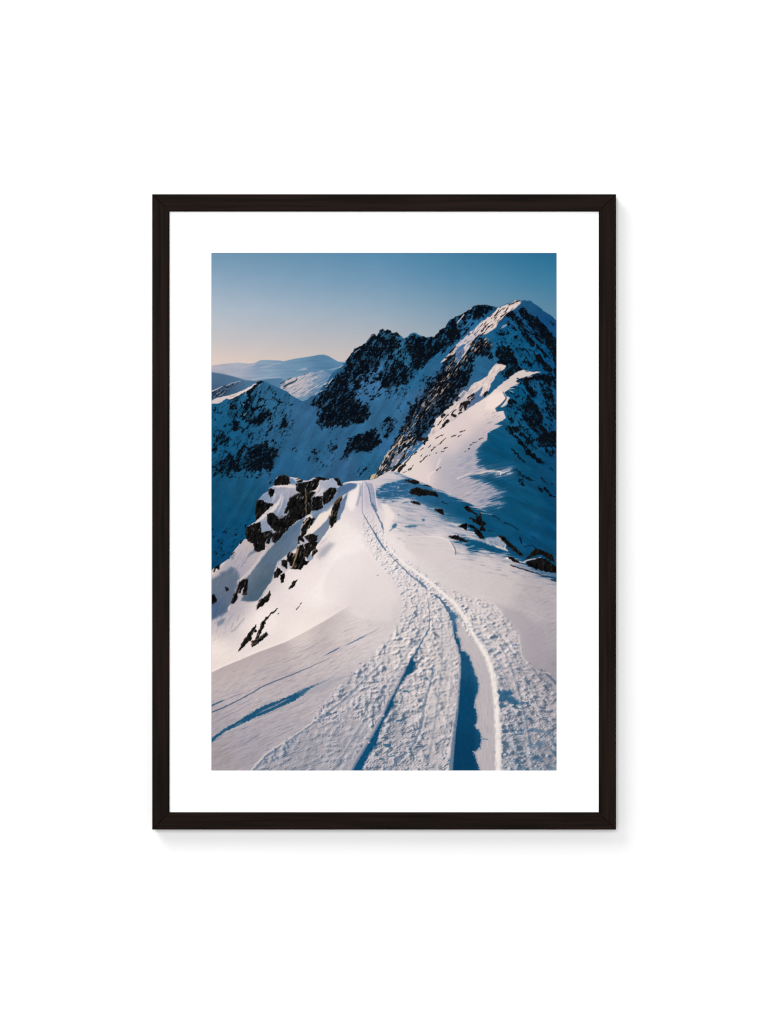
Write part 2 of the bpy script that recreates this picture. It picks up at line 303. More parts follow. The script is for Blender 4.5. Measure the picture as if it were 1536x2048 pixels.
    lit1 = K5((755, 112), (620, 100), (450, 180), (240, 262), (120, 400), (0, 480)) + K4((1536, 490), (1400, 570), (1290, 690), (1180, 780), (1020, 930), (820, 1100), (650, 1310), (480, 1490), (620, 1420), (640, 1350), (780, 1300), (840, 1230), (830, 1380), (860, 1536),
           (950, 1400), (1010, 1330), (1130, 1160), (1170, 1090), (1200, 1000), (1320, 890), (1450, 850)) + K5((0, 830), (190, 700), (230, 600), (300, 530), (420, 400), (520, 320), (600, 300), (740, 150))
    litc = field([(1040, 603, (214, 198, 194)), (1000, 630, (222, 203, 196)), (975, 655, (218, 200, 194)), (950, 672, (192, 184, 194)), (930, 690, (190, 182, 192)), (905, 712, (200, 185, 180)), (1010, 620, (222, 206, 200)), (985, 672, (210, 190, 184)),
                  (990, 740, (216, 200, 194)), (960, 765, (224, 206, 198)), (930, 790, (200, 186, 188)), (900, 820, (216, 200, 194)), (880, 845, (226, 208, 200)), (855, 862, (214, 200, 198))])
    lay(poly(lit1, .9, 1.5), litc + (grain * 5)[..., None])
    sr2 = fbm(*turn(-47, 12, 2.6), 111, 3)
    l1 = full(poly(lit1, 2, 1))
    lay(l1 * sst(.2, .45, sr2) * (Y < 690) * (X > 940), (34, 28, 32), .85)
    lay(l1 * sst(.28, .5, sr2) * (X < 945), (70, 64, 66), .7)
    lay(l1 * sst(.1, .5, -sr2), (240, 222, 212), .45)
    for p, w in ((K5((10, 700), (120, 620)), 3), (K5((150, 480), (210, 380), (260, 310)), 2.4), (K5((410, 300), (460, 250)), 2), (K5((480, 190), (630, 130)), 3), (K5((640, 120), (760, 105)), 2), (K5((170, 440), (350, 260)), 1.6),
                 (K5((300, 460), (420, 370)), 3), (K4((1400, 790), (1520, 650)), 3), (K4((1120, 860), (1150, 840)), 3), (K4((700, 1260), (830, 1120)), 4), (K4((600, 1380), (720, 1330)), 3), (K4((560, 1500), (680, 1400)), 5), (K4((1180, 1070), (1330, 890)), 4), (K4((1380, 880), (1480, 800)), 3)):
        lay(stroke(p, w, w * .6, .7, 1.2), (28, 24, 28), .92)
    lay(poly(K4((990, 1060), (900, 1130), (840, 1210), (840, 1330), (800, 1500), (880, 1470), (960, 1380), (1030, 1220), (1000, 1170), (1050, 1070)), 1.2, 1.5), (70, 108, 152))
    # rocks below the summit rib get sunlit specks
    spk = full(poly([(890, 735), (930, 690), (975, 672), (985, 690), (950, 705), (930, 725), (905, 760), (880, 800), (850, 830), (800, 890), (760, 945), (752, 952), (800, 870), (840, 810), (870, 770)], 5, 2))
    lay(spk * sst(.22, .5, fbm(*turn(-54, 15, 3.2), 121, 3)), (190, 168, 152), .8)
    lay(spk * sst(.3, .6, fbm(*turn(-60, 8, 3), 127, 3)), (84, 64, 50), .8)
    lay(poly(K5((280, 730), (340, 660), (440, 610), (440, 650), (360, 700)), .8, 1.6), (150, 160, 175), .8)

    Q7 = k(837, 730)
    band = Q7((1700, 130), (1536, 240), (1340, 370), (1220, 400), (1100, 590), (1000, 560), (880, 700), (830, 790), (720, 910), (600, 1010), (540, 1090), (400, 1180), (340, 1320), (240, 1536), (80, 1700), (300, 1700), (640, 1330), (940, 1100), (1080, 960), (1190, 740), (1260, 620), (1440, 470), (1400, 590), (1360, 680), (1400, 705),
                (1500, 620), (1560, 470), (1700, 300))
    band = [p for p in band]
    lay(poly(Q7((1000, 560), (1536, 240), (1536, 700), (370, 1536), (240, 1536), (540, 1090)), 1), field([(960, 790, (76, 104, 138)), (920, 830, (98, 118, 146)), (890, 850, (120, 130, 150))]))
    lay(poly(band, .9, 1.2), litc)
    tip = k(975, 730)((-10, 250), (40, 150), (110, 40), (200, -30), (330, -20), (410, 30), (380, 90), (280, 130), (190, 230), (120, 310), (80, 400), (30, 560), (-10, 600), (10, 450), (-20, 480))
    lay(poly(tip, .9, 1.3), (218, 200, 194))
    sr3 = fbm(*turn(-50, 14, 2.4), 131, 3)
    bm = np.maximum(full(poly(band, 2, 1)), full(poly(tip, 2, 1)))
    lay(bm * sst(.1, .5, sr3), (164, 152, 158), .6); lay(bm * sst(.2, .6, -sr3), (240, 224, 214), .6)
    lay(poly(Q7((1000, 600), (880, 760), (830, 800), (900, 800), (1010, 690), (1040, 600)), 1.5), (120, 130, 152), .8)
    for p, w, w1 in ((Q7((1230, 650), (1120, 740)), 4, 6), (Q7((1110, 830), (980, 880), (930, 1000)), 9, 6), (Q7((1050, 900), (1030, 990)), 8, 5), (Q7((730, 1100), (830, 990)), 1.5, 2.5), (Q7((750, 1110), (810, 1135)), 6, 6), (Q7((520, 1150), (570, 1110)), 5, 5),
                     (Q7((560, 1220), (660, 1100)), 1.5, 2), (Q7((650, 1240), (570, 1330)), 6, 7), (Q7((550, 1370), (490, 1415)), 4, 2), (Q7((440, 1330), (510, 1240)), 2.5, 2), (Q7((1470, 660), (1530, 600)), 6, 5), (Q7((840, 780), (900, 720)), 5, 4), (Q7((640, 970), (760, 870)), 2, 3),
                     (Q7((1000, 830), (940, 910)), 3, 3), (Q7((900, 1090), (950, 1060)), 3, 4), (Q7((300, 1390), (340, 1360)), 4, 4), (Q7((1180, 780), (1230, 740)), 4, 4)):
        lay(stroke(p, w, w1, .8, 2), (24, 22, 26), .95)
    lay(stroke(Q7((1050, 800), (1180, 700)), 2.2, 1.6, .8, 1.5), (196, 178, 172), .8); lay(stroke(Q7((900, 1000), (980, 900)), 2.0, 1.2, .8, 1.5), (214, 192, 180), .8)

    # cornice and the big sunlit face with its ragged shadow line
    K8 = k(975, 730); K9 = k(837, 868)
    streak = fbm(*turn(-14, 30, 3.2), 141, 3, .5)
    lit2 = Q7((180, 1700), (370, 1536), (640, 1320), (1180, 920), (1536, 695)) + K8((340, 390), (480, 290), (600, 190), (740, 125), (930, 108), (850, 150), (1040, 150), (1200, 155), (1030, 195), (900, 260), (680, 290), (650, 370), (720, 400), (600, 450), (500, 510), (400, 590), (370, 610),
           (410, 690), (490, 720), (440, 800), (430, 860), (310, 935), (250, 900), (200, 960), (200, 1040), (350, 1020), (370, 1060), (400, 1190), (280, 1260), (150, 1330), (330, 1340), (150, 1430), (0, 1510)) + \
        K9((1536, 130), (1440, 190), (1350, 300), (1300, 370), (1290, 470), (1330, 600), (1360, 720), (1500, 790)) + [(1000, 940), (1020, 939), (1022, 945), (1000, 949), (975, 946), (950, 948), (936, 951), (949, 958), (962, 963), (976, 970), (990, 978), (1004, 983), (1000, 990), (975, 996), (1000, 1008), (975, 1014), (962, 1020), (900, 1000), (780, 950), (752, 956), (800, 930)]
    wst = sst(870, 930, Y) * sst(900, 960, X)
    pen = full(poly(lit2, 1.5, 1.1, add=streak * 9 + 5, sdiv=1 + 7 * wst)) * wst
    lay(pen, (84, 112, 142), .72)
    lay(poly(lit2, 1.1, 1.1, add=streak * (1.2 + 6 * wst) - 2 * wst, sdiv=1 + 4 * wst),
        field([(990, 800, (236, 216, 208)), (960, 830, (230, 212, 206)), (1040, 750, (214, 198, 192)), (1020, 770, (212, 196, 192)), (930, 860, (224, 206, 202)), (880, 870, (228, 210, 204)), (830, 930, (226, 210, 204)), (850, 950, (226, 208, 204)), (800, 944, (226, 212, 206)),
               (900, 900, (216, 200, 198)), (880, 920, (206, 194, 194)), (900, 945, (186, 178, 186)), (930, 925, (170, 166, 178)), (930, 960, (176, 168, 176)), (890, 970, (200, 188, 190)), (950, 900, (164, 164, 178)), (930, 990, (190, 178, 182)), (975, 855, (196, 182, 186)), (960, 880, (186, 176, 182)), (990, 985, (150, 152, 170))]))
    l2 = full(poly(lit2, 3, 1.4, add=streak * (1.5 + 9 * wst)))
    st2 = fbm(*turn(-16, 22, 2.4), 151, 4)
    lay(l2 * sst(.12, .5, st2) * sst(880, 960, X) * sst(890, 930, Y), (78, 104, 136), .75)
    lay(l2 * sst(.12, .55, -st2) * sst(870, 940, X) * sst(880, 930, Y), (222, 206, 200), .55)
    lay(l2 * sst(.2, .6, fbm(*turn(-24, 20, 3), 157, 4)) * sst(800, 860, Y) * (Y < 900) * sst(955, 985, X), (120, 126, 150), .6)
    lay(l2 * sst(860, 905, X + (Y - 900) * .15) * sst(885, 925, Y), (164, 163, 178), .42)
    # gray hollow and lip on the face
    lay(poly(K9((480, 660), (640, 560), (840, 640), (900, 780), (700, 860), (480, 860), (380, 820)), 12), (182, 176, 184), .6)
    lay(stroke(K9((480, 560), (430, 680), (390, 800), (230, 920), (230, 1050)), 3, 2, 3), (240, 226, 220), .7)
    lay(stroke(K9((870, 990), (960, 950), (1150, 880), (1400, 870), (1536, 830)) + [(1000, 943)], 4, 3, 1.6, 1), (214, 200, 196), .8)
    lay(stroke([(996, 942.5), (1002, 944), (1001, 949)], 2, 2.6, .9), (232, 216, 210))
    lay(stroke([(1004, 946), (1021, 941)], 2.4, 1, .8), (214, 204, 204)); lay(stroke([(1015, 947), (1022, 946)], 2, 1.5, .8), (170, 186, 204))
    for p in (K9((390, 95), (510, 20)), K9((520, 40), (560, 20)), K9((470, 220), (540, 150), (610, 90)), K9((220, 290), (270, 240)), K9((290, 380), (350, 300), (390, 285)), K9((580, 320), (650, 300)), K9((510, 400), (580, 375)), K9((40, 620), (120, 550), (200, 480)), K9((240, 470), (260, 460)),
              K9((50, 490), (85, 455)), K9((390, 425), (415, 415)), K9((740, 65), (850, 10)), K9((50, 350), (110, 310)), K9((880, 60), (960, 20)), K9((400, 815), (440, 770)), K9((480, 750), (490, 740)), K9((1220, 200), (1310, 170)), K9((1350, 120), (1440, 90)), K9((1150, 240), (1200, 225)), K9((1110, 330), (1140, 315)),
              K9((1030, 395), (1060, 380)), K9((430, 240), (440, 230)), Q7((930, 1490), (1040, 1450))):
        lay(stroke(p, 2.2, 1.2, .7, 1.6), (44, 34, 34), .9)
    # cornice crest and its slot
    lay(poly(K8((0, 760), (60, 690), (200, 620), (340, 590), (400, 690), (400, 760), (300, 880), (200, 955), (100, 1000), (-60, 1000)), 3), (240, 222, 214), .8)
    lay(stroke(K8((340, 600), (395, 690), (415, 740), (380, 800), (290, 900), (200, 970)), 1.5, 5, .9), (52, 82, 104), .95)
    lay(poly(K8((210, 960), (330, 930), (370, 960), (340, 1020), (210, 1035)), 1), (18, 80, 112))
    lay(stroke(K8((470, 730), (430, 800), (410, 870), (320, 925)), 4, 3, .9), (206, 196, 200), .9)
    for p in (K8((480, 530), (610, 520)), K8((540, 460), (670, 450)), K8((500, 570), (580, 605)), K8((890, 270), (1010, 240))):
        lay(stroke(p, 1.6, 1, .8, 1), (186, 186, 200), .85)
    for p in (K8((660, 300), (800, 330)), K8((650, 350), (720, 340)), K8((680, 380), (760, 390))):
        lay(stroke(p, 3, 1.5, .9, 1.5), (14, 26, 40), .9)
    # ridge rocks at the foot of the face
    for p, w, w1 in ((K9((130, 200), (200, 70)), 6, 5), (K9((10, 120), (130, 110)), 8, 5)): lay(stroke(p, w, w1, .8, 3), (24, 20, 20), .95)
    K10 = k(699, 868)
    for p, w, w1 in ((K10((1500, 395), (1400, 460), (1340, 540), (1230, 650)), 2.5, 3), (K10((1240, 680), (1180, 720), (1100, 830)), 6, 7), (K10((1420, 690), (1380, 740), (1310, 800)), 1.6, 2), (K10((1230, 480), (1150, 570)), 8, 6), (K10((1040, 750), (960, 820)), 6, 5), (K10((1260, 830), (1200, 860)), 1, 1.6), (K10((1100, 700), (1000, 800)), 3, 3)):
        lay(stroke(p, w, w1, .8, 2.4), (30, 25, 24), .95)
    lay(poly(K10((950, 610), (1000, 500), (1180, 380), (1230, 420), (1140, 560), (1080, 650), (960, 740), (880, 740)), 2, 1.5), (138, 146, 168), .9)
    rib = full(poly(K10((1180, 20), (1536, 0), (1536, 230), (1300, 520), (1120, 640), (960, 740), (800, 850), (560, 1000), (440, 1010), (590, 870), (700, 660), (830, 420), (1030, 250)), 1, 1))
    rn = fbm(*turn(-54, 15, 4.2), 161, 4)
    lay(rib * sst(.12, .4, rn), (212, 194, 182), .9); lay(rib * sst(.3, .6, fbm(X / 5, Y / 5, 167, 3)), (92, 70, 52), .7)
    lay(stroke(K10((740, 640), (840, 430), (1020, 260), (1180, 60)), 3, 2.4, .8, 2.5), (206, 186, 168), .7)
    lay(poly(K10((460, 940), (590, 870), (600, 920), (560, 990), (480, 1010), (440, 990)), .9, 1.5), (206, 180, 150), .9)
    lay(stroke(K10((560, 990), (590, 900)), 2, 2, .8, 1), (120, 80, 40), .8)
    lay(stroke(K10((440, 1010), (460, 950)), 2.5, 2, .8, 1), (20, 20, 24), .9)

    # ---------- foreground ridge
    KA = k(423, 1090); KB = k(423, 976); KC = k(561, 838); KD = k(561, 950); KE = k(699, 950); KF = k(561, 1070); KG = k(423, 1228)
    Q3 = q(423, 851); Q4 = q(768, 851); Q5 = q(423, 1196); Q6 = q(768, 1196)
    top = KA((-20, 580), (90, 480), (200, 430), (310, 350), (400, 290), (440, 210), (480, 150), (600, 10)) + KB((620, 1230), (700, 1170), (780, 1110), (745, 1030), (780, 870), (840, 830), (1000, 740), (970, 600), (970, 450), (1000, 300), (1060, 230), (1150, 130), (1260, 70), (1280, 0)) + \
        k(423, 838)((1380, 1480), (1400, 1370), (1480, 1270)) + KC((0, 1250), (100, 1240), (180, 1290), (350, 1310), (430, 1310), (480, 1370), (620, 1370), (720, 1310), (870, 1285), (1050, 1330), (1290, 1310), (1340, 1400), (1360, 1450), (1440, 1405), (1536, 1395)) + \
        K10((0, 1050), (200, 1040), (430, 1022), (560, 1000), (650, 960), (770, 885), (850, 845), (950, 832), (1080, 860), (1200, 900), (1400, 990), (1536, 1040)) + K9((200, 1120), (320, 1190), (560, 1260), (780, 1360), (1110, 1530)) + [(943, 1008), (961, 1017), (990, 1030), (1050, 1065), (1120, 1100), (1120, 1560), (410, 1560)]
    fgm = full(poly(top, .8, .3))
    base = field([(430, 1300, (240, 224, 216)), (520, 1240, (247, 233, 227)), (640, 1180, (248, 238, 234)), (600, 1270, (240, 226, 221)), (560, 1310, (208, 194, 193)), (690, 1120, (247, 237, 233)), (705, 1080, (246, 235, 231)), (690, 1060, (243, 231, 227)),
                  (740, 1000, (198, 190, 202)), (720, 1040, (222, 210, 212)), (425, 1340, (218, 200, 195)), (450, 1350, (208, 192, 190)), (470, 1390, (196, 184, 187)), (560, 1350, (193, 181, 184)), (640, 1300, (204, 191, 191)), (680, 1250, (216, 203, 201)), (720, 1220, (222, 210, 208)), (760, 1180, (228, 216, 215)), (770, 1240, (214, 203, 203)),
                  (440, 1440, (176, 166, 171)), (440, 1520, (166, 156, 160)), (550, 1450, (178, 170, 175)), (600, 1520, (163, 159, 167)), (680, 1500, (172, 167, 173)), (640, 1400, (190, 180, 184)), (500, 1500, (168, 161, 168)), (720, 1400, (186, 179, 183)),
                  (800, 1480, (170, 166, 172)), (870, 1400, (202, 192, 192)), (860, 1300, (206, 196, 196)), (850, 1220, (214, 203, 203)), (880, 1500, (186, 178, 181)), (840, 1170, (224, 213, 213)), (790, 1120, (236, 225, 223)), (770, 1090, (238, 226, 223)),
                  (970, 1400, (186, 177, 181)), (1040, 1500, (158, 158, 166)), (1095, 1500, (150, 149, 157)), (1050, 1400, (182, 174, 177)), (1000, 1280, (208, 197, 197)), (950, 1220, (218, 206, 205)), (1080, 1440, (170, 163, 168)),
                  (1080, 1270, (170, 163, 167)), (1100, 1340, (160, 153, 160)), (1060, 1230, (188, 178, 182)), (1090, 1200, (178, 170, 175)), (900, 1120, (213, 202, 203)), (1000, 1170, (205, 194, 194)), (860, 1085, (218, 206, 206)), (1085, 1180, (186, 176, 178)), (960, 1150, (210, 198, 199)),
                  (840, 1045, (200, 190, 194)), (800, 1010, (220, 208, 206)), (785, 1030, (232, 218, 214)), (820, 1020, (206, 196, 196)), (560, 1000, (182, 179, 191)), (580, 975, (206, 196, 200)), (640, 985, (208, 202, 208)), (665, 965, (168, 174, 190)), (590, 1020, (168, 172, 188)),
                  (545, 990, (160, 168, 188)), (520, 1000, (150, 158, 180)), (480, 1110, (200, 187, 190)), (470, 1130, (190, 180, 188)), (500, 1095, (206, 190, 188)), (460, 1150, (170, 168, 180)), (435, 1140, (216, 198, 194)), (440, 1250, (196, 184, 186)), (450, 1240, (186, 178, 184)), (475, 1230, (190, 180, 186)), (490, 1240, (238, 222, 215)),
                  (610, 1100, (224, 210, 206)), (630, 1050, (226, 212, 206)), (650, 1030, (230, 215, 208)), (620, 1160, (240, 226, 222)), (785, 955, (206, 196, 200)), (760, 965, (208, 198, 206)), (810, 965, (190, 184, 192))])
    fg = base.copy()
    # perspective ground coordinates of the snow ridge
    s = np.clip((Y - 885) / 656, .02, None)
    GX = (X - 770) / (950 * s); GZ = 1 / s
    # wind crust: fine lines along the slope, stronger towards the lower left and the right
    crust = fbm(*turn(-24, 46, 4.0), 171, 4, .6)
    crustR = fbm(*turn(-20, 24, 3.2), 175, 4, .6)
    wl = sst(1290, 1420, Y + (X - 423) * .42) * (1 - sst(700, 780, X - (1541 - Y) * .3 + 60))
    wr2 = sst(1000, 1060, X) * sst(1140, 1190, Y)
    fg *= (1 + .115 * crust * wl + .10 * crustR * wr2 + .012 * grain)[..., None]
    rip = fbm(*turn(-18, 15, 4), 177, 3) * .6 + fbm(*turn(20, 9, 5), 178, 3) * .5
    fg *= (1 + .022 * rip)[..., None]
    img_keep = img.copy()
    img[:] = fg
    lay(sst(.12, .8, crust) * wl, (112, 116, 134), .5)
    lay(sst(.12, .8, crustR) * wr2, (130, 126, 136), .4)
    # soft broad modelling
    lay(poly(KG((-20, 1260), (300, 1130), (800, 920), (1100, 790), (1536, 640), (1700, 700), (1536, 900), (1000, 1250), (300, 1600), (-20, 1700)), 10), (206, 190, 190), .55)
    lay(stroke(KG((-20, 1290), (300, 1140), (800, 925), (1100, 800), (1536, 645)) + [(600, 1268), (650, 1240), (690, 1215)], 2, 3, 3), (248, 234, 226), .5)
    lay(poly([(652, 1150), (664, 1128), (690, 1112), (730, 1100), (790, 1180), (780, 1240), (720, 1240), (690, 1216), (660, 1205), (645, 1190), (646, 1168)], 7), (232, 219, 218), .55)
    lay(stroke([(690, 1100), (664, 1126), (650, 1152), (644, 1176), (648, 1194), (690, 1214)], 4, 4, 6, tap=.4), (250, 240, 237), .3)
    yl = np.interp(X[0], [423, 450, 520, 571, 600, 650, 690, 720], [1345, 1332, 1303, 1284, 1269, 1241, 1216, 1200])[None, :]
    wx = 1 - sst(640, 715, X)
    below = sst(-1.5, 2, Y - yl) * np.exp(-np.clip(Y - yl, 0, None) / 55) * wx
    above = (1 - sst(-2, 1.5, Y - yl)) * np.exp(-np.clip(yl - Y, 0, None) / 42) * wx
    img[:] = img * (1 - .115 * below[..., None] * np.array([1, 1.05, 1.0]))
    img[:] = img + (np.array([249, 234, 227]) - img) * (.75 * above)[..., None]
    # grey shaded hollows of the left flank
    G = (112, 128, 149)
    gz = field([(540, 1090, (106, 126, 146)), (500, 1150, (120, 134, 152)), (520, 1195, (86, 108, 128)), (528, 1170, (86, 108, 124)), (440, 1170, (118, 132, 150)), (430, 1215, (88, 112, 142)), (460, 1190, (112, 126, 146)), (560, 1060, (98, 122, 148)), (590, 1050, (92, 120, 150)), (640, 1010, (120, 134, 154)),
                (690, 975, (84, 114, 152)), (660, 1000, (108, 128, 154)), (640, 1070, (122, 138, 158)), (680, 1020, (110, 130, 158)), (655, 1105, (148, 152, 168)), (610, 1070, (130, 142, 160))])
    gz = gz * .94 + (fbm(*turn(-58, 20, 5), 181, 3) * 7)[..., None]
    lay(poly(Q3((835, 810), (800, 900), (785, 1010), (760, 1090), (650, 1165), (585, 1220), (540, 1370), (440, 1540), (430, 1560), (330, 1570), (260, 1560), (290, 1500), (310, 1400), (250, 1400), (330, 1340), (440, 1190), (525, 1090), (560, 1050), (680, 920)), 2.2, 1.2), gz)
    lay(poly(KA((-20, 760), (130, 700), (200, 620), (330, 560), (450, 480), (560, 560), (620, 700), (590, 820), (540, 1000), (460, 1290), (420, 1330), (330, 1500)) + KG((280, 10), (100, 100), (-20, 140)), 4, 2), gz)
    lay(poly(KD((920, 700), (1100, 560), (1250, 400), (1260, 300), (1350, 240), (1536, 180), (1690, 190), (1710, 220), (1690, 280), (1536, 372), (1380, 470), (1240, 600), (1080, 700), (900, 850), (800, 1000), (690, 1140), (650, 1100), (720, 980), (700, 830)), 1.4, .8), gz)
    lay(poly(KD((1090, 870), (1115, 1000), (1080, 1180), (1010, 1290), (930, 1400), (850, 1520), (650, 1540), (700, 1310), (1000, 1020)), 1.4, .8), gz)
    lay(poly(KD((1500, 400), (1330, 600), (1250, 780), (1250, 960), (1200, 1090), (1330, 970), (1350, 880), (1430, 760), (1475, 600)), 1.6, .6), gz)
    lay(poly(KF((1200, 200), (1100, 330), (1000, 470), (870, 530), (830, 480), (880, 330), (1000, 230), (1100, 170)), 7, .8), (168, 166, 178), .85)
    lay(poly(KF((570, 510), (640, 430), (740, 440), (730, 520), (620, 610)), 1), (140, 150, 168))
    lay(poly(KF((860, 230), (950, 120), (1050, 60), (1020, 110), (930, 190)), 1.6), (196, 186, 196), .8)
    lay(poly(KA((780, 300), (830, 190), (960, 90), (990, 160), (880, 220), (800, 290), (700, 440), (650, 490)), 2, 1), (122, 136, 154), .9)
    lay(poly(KA((400, 280), (470, 210), (530, 180), (480, 340)), 2), (132, 142, 158), .8)
    lay(poly(KG((120, 190), (220, 110), (300, 90), (280, 180), (190, 260), (140, 270)), 3, 1), (108, 124, 146), .8)
    lay(sst(.15, .6, fbm(*turn(-62, 20, 3.2), 183, 3)) * full(poly(KG((280, 20), (760, -40), (680, 180), (540, 330), (400, 420), (150, 560), (0, 640), (0, 160)), 10)), (158, 152, 162), .6)
    lay(stroke(KG((720, 100), (640, 200), (540, 330), (440, 390)), 2, 3, 2, 1), (150, 142, 150), .6)
    lay(sst(.1, .6, fbm(*turn(-58, 22, 3.4), 185, 3)) * full(poly(KA((450, 250), (700, 60), (900, 40), (830, 240), (900, 300), (700, 560), (600, 760), (480, 640), (300, 560)), 12)), (164, 158, 172), .6)
    lay(stroke(KA((1200, 100), (1000, 400), (800, 640), (600, 810)), 5, 5, 2.5, 1), (232, 214, 208), .75)
    # bright rims
    for p, w in ((KB((850, 840), (1010, 750), (1120, 640), (1230, 520), (1400, 390), (1500, 290)) , 5), (KB((1010, 760), (1200, 600), (1400, 440), (1536, 250)), 3), (KD((1540, 375), (1380, 470), (1240, 600), (1080, 690), (900, 850), (790, 1010), (690, 1150), (580, 1290), (390, 1480)), 2.2),
                 (KD((800, 830), (660, 890), (600, 950)), 3), (KD((1000, 720), (900, 860), (720, 1130)), 3), (KD((1090, 880), (1000, 1020), (860, 1160), (690, 1320)), 2), (KD((1280, 1000), (1200, 1100), (1100, 1190), (1050, 1290), (930, 1410), (850, 1530)), 2.6), (KD((1510, 400), (1470, 600), (1430, 760), (1340, 900)), 2.4),
                 (KF((880, 530), (1010, 470), (1110, 370)), 2), (KF((390, 140), (540, 10)), 2.6), (KF((60, 560), (130, 440)), 1.6), (KF((100, 880), (240, 770), (320, 740)), 2.2), (KA((1536, 820), (1350, 840), (1230, 960), (1100, 1160), (1000, 1270), (900, 1330), (620, 1345)), 2.2), (KA((480, 150), (600, 20)), 2.4), (KA((560, 1060), (620, 860), (740, 740)), 2), (KA((20, 640), (190, 470), (320, 360)), 4),
                 (KA((420, 1330), (360, 1480)), 4)):
        lay(stroke(p, w, w * .8, 1.2, .8, tap=.25), (244, 228, 218), .7)
    lay(poly(KD((1170, 660), (1090, 690), (900, 860), (800, 1010), (650, 1230), (690, 1300), (860, 1150), (1000, 1010), (1080, 880)), 1.6), (240, 224, 214), .8)
    lay(poly(KD((880, 110), (1000, 170), (960, 230), (800, 350), (700, 370), (760, 290), (830, 220)), 1.4), (236, 220, 214), .85)
    lay(poly(KD((920, 230), (1100, 110), (1200, 100), (1240, 180), (1180, 260), (1060, 300), (950, 400), (860, 480), (720, 500), (850, 380)), 2), (172, 172, 188), .7)
    lay(stroke(KD((720, 500), (800, 420), (880, 350)), 1.6, 1.2, .8), (226, 214, 210), .8)
    cs = fbm(*turn(-62, 14, 5), 301, 3)
    flank = full(poly(Q3((300, 1000), (560, 560), (700, 520), (830, 800), (560, 1370), (440, 1560), (300, 1700), (-40, 1760), (-40, 1260)), 22))
    img[:] = img * (1 - .085 * flank[..., None] * np.array([1.1, 1., .8]))
    lay(poly(Q3((555, 545), (640, 535), (755, 545), (765, 600), (700, 640), (670, 720), (655, 790), (590, 815), (550, 770), (600, 690), (540, 690), (440, 660), (400, 668), (440, 620), (500, 590)), 4, 1.5), field([(560, 985, (162, 162, 178)), (585, 975, (182, 174, 184)), (570, 1010, (134, 144, 166)), (525, 995, (124, 142, 168)), (590, 1000, (160, 164, 180)), (560, 1030, (120, 138, 162)), (580, 1030, (138, 148, 168))]) + (cs * 16)[..., None])
    lay(poly(Q3((950, 480), (1000, 490), (1095, 480), (1120, 545), (1060, 555), (1000, 600), (980, 630), (900, 640), (880, 600), (930, 550)), 3, 1.5), field([(640, 972, (190, 184, 192)), (655, 965, (164, 170, 188)), (635, 985, (206, 194, 196)), (665, 970, (140, 156, 180)), (640, 990, (160, 164, 180))]) + (cs * 14)[..., None])
    lay(poly(Q3((430, 870), (500, 840), (510, 900), (560, 960), (545, 1040), (500, 1060), (470, 960), (440, 950)), 3, 1), (126, 142, 166), .85)
    lay(poly(Q3((985, 640), (1000, 700), (1050, 690), (1110, 640), (1110, 690), (1030, 760), (950, 790), (880, 800), (890, 760), (985, 735)), 3, 1), (116, 136, 162), .85)
    lay(poly(Q3((690, 465), (760, 480), (830, 495), (920, 470), (930, 490), (850, 510), (755, 525), (700, 520)), 2, 1), field([(590, 958, (70, 110, 150)), (600, 962, (176, 174, 186)), (620, 960, (190, 184, 190)), (580, 962, (60, 108, 150))]), .9)
    lay(stroke(Q3((560, 540), (650, 535), (745, 545)), 4, 5, 2, 1.5), (218, 203, 202), .8)
    lay(poly(Q3((770, 1010), (830, 990), (880, 1040), (820, 1060), (770, 1080)), 2, 1), (168, 166, 180), .8)
    lay(poly(Q3((590, 1230), (640, 1180), (690, 1210), (710, 1260), (650, 1300), (620, 1270)), 3, 1), (176, 172, 186), .8)
    for p, w in ((Q3((520, 555), (560, 620), (540, 680)), 3), (Q3((630, 600), (600, 680), (560, 740), (500, 790), (430, 850)), 7), (Q3((560, 545), (640, 540), (740, 550)), 4), (Q3((640, 620), (625, 690), (590, 780)), 3), (Q3((960, 490), (940, 560), (900, 630)), 7), (Q3((1000, 560), (960, 600), (925, 640)), 3)):
        lay(stroke(p, w, w * .7, 2, 1.5, tap=.3), (236, 219, 212), .75)
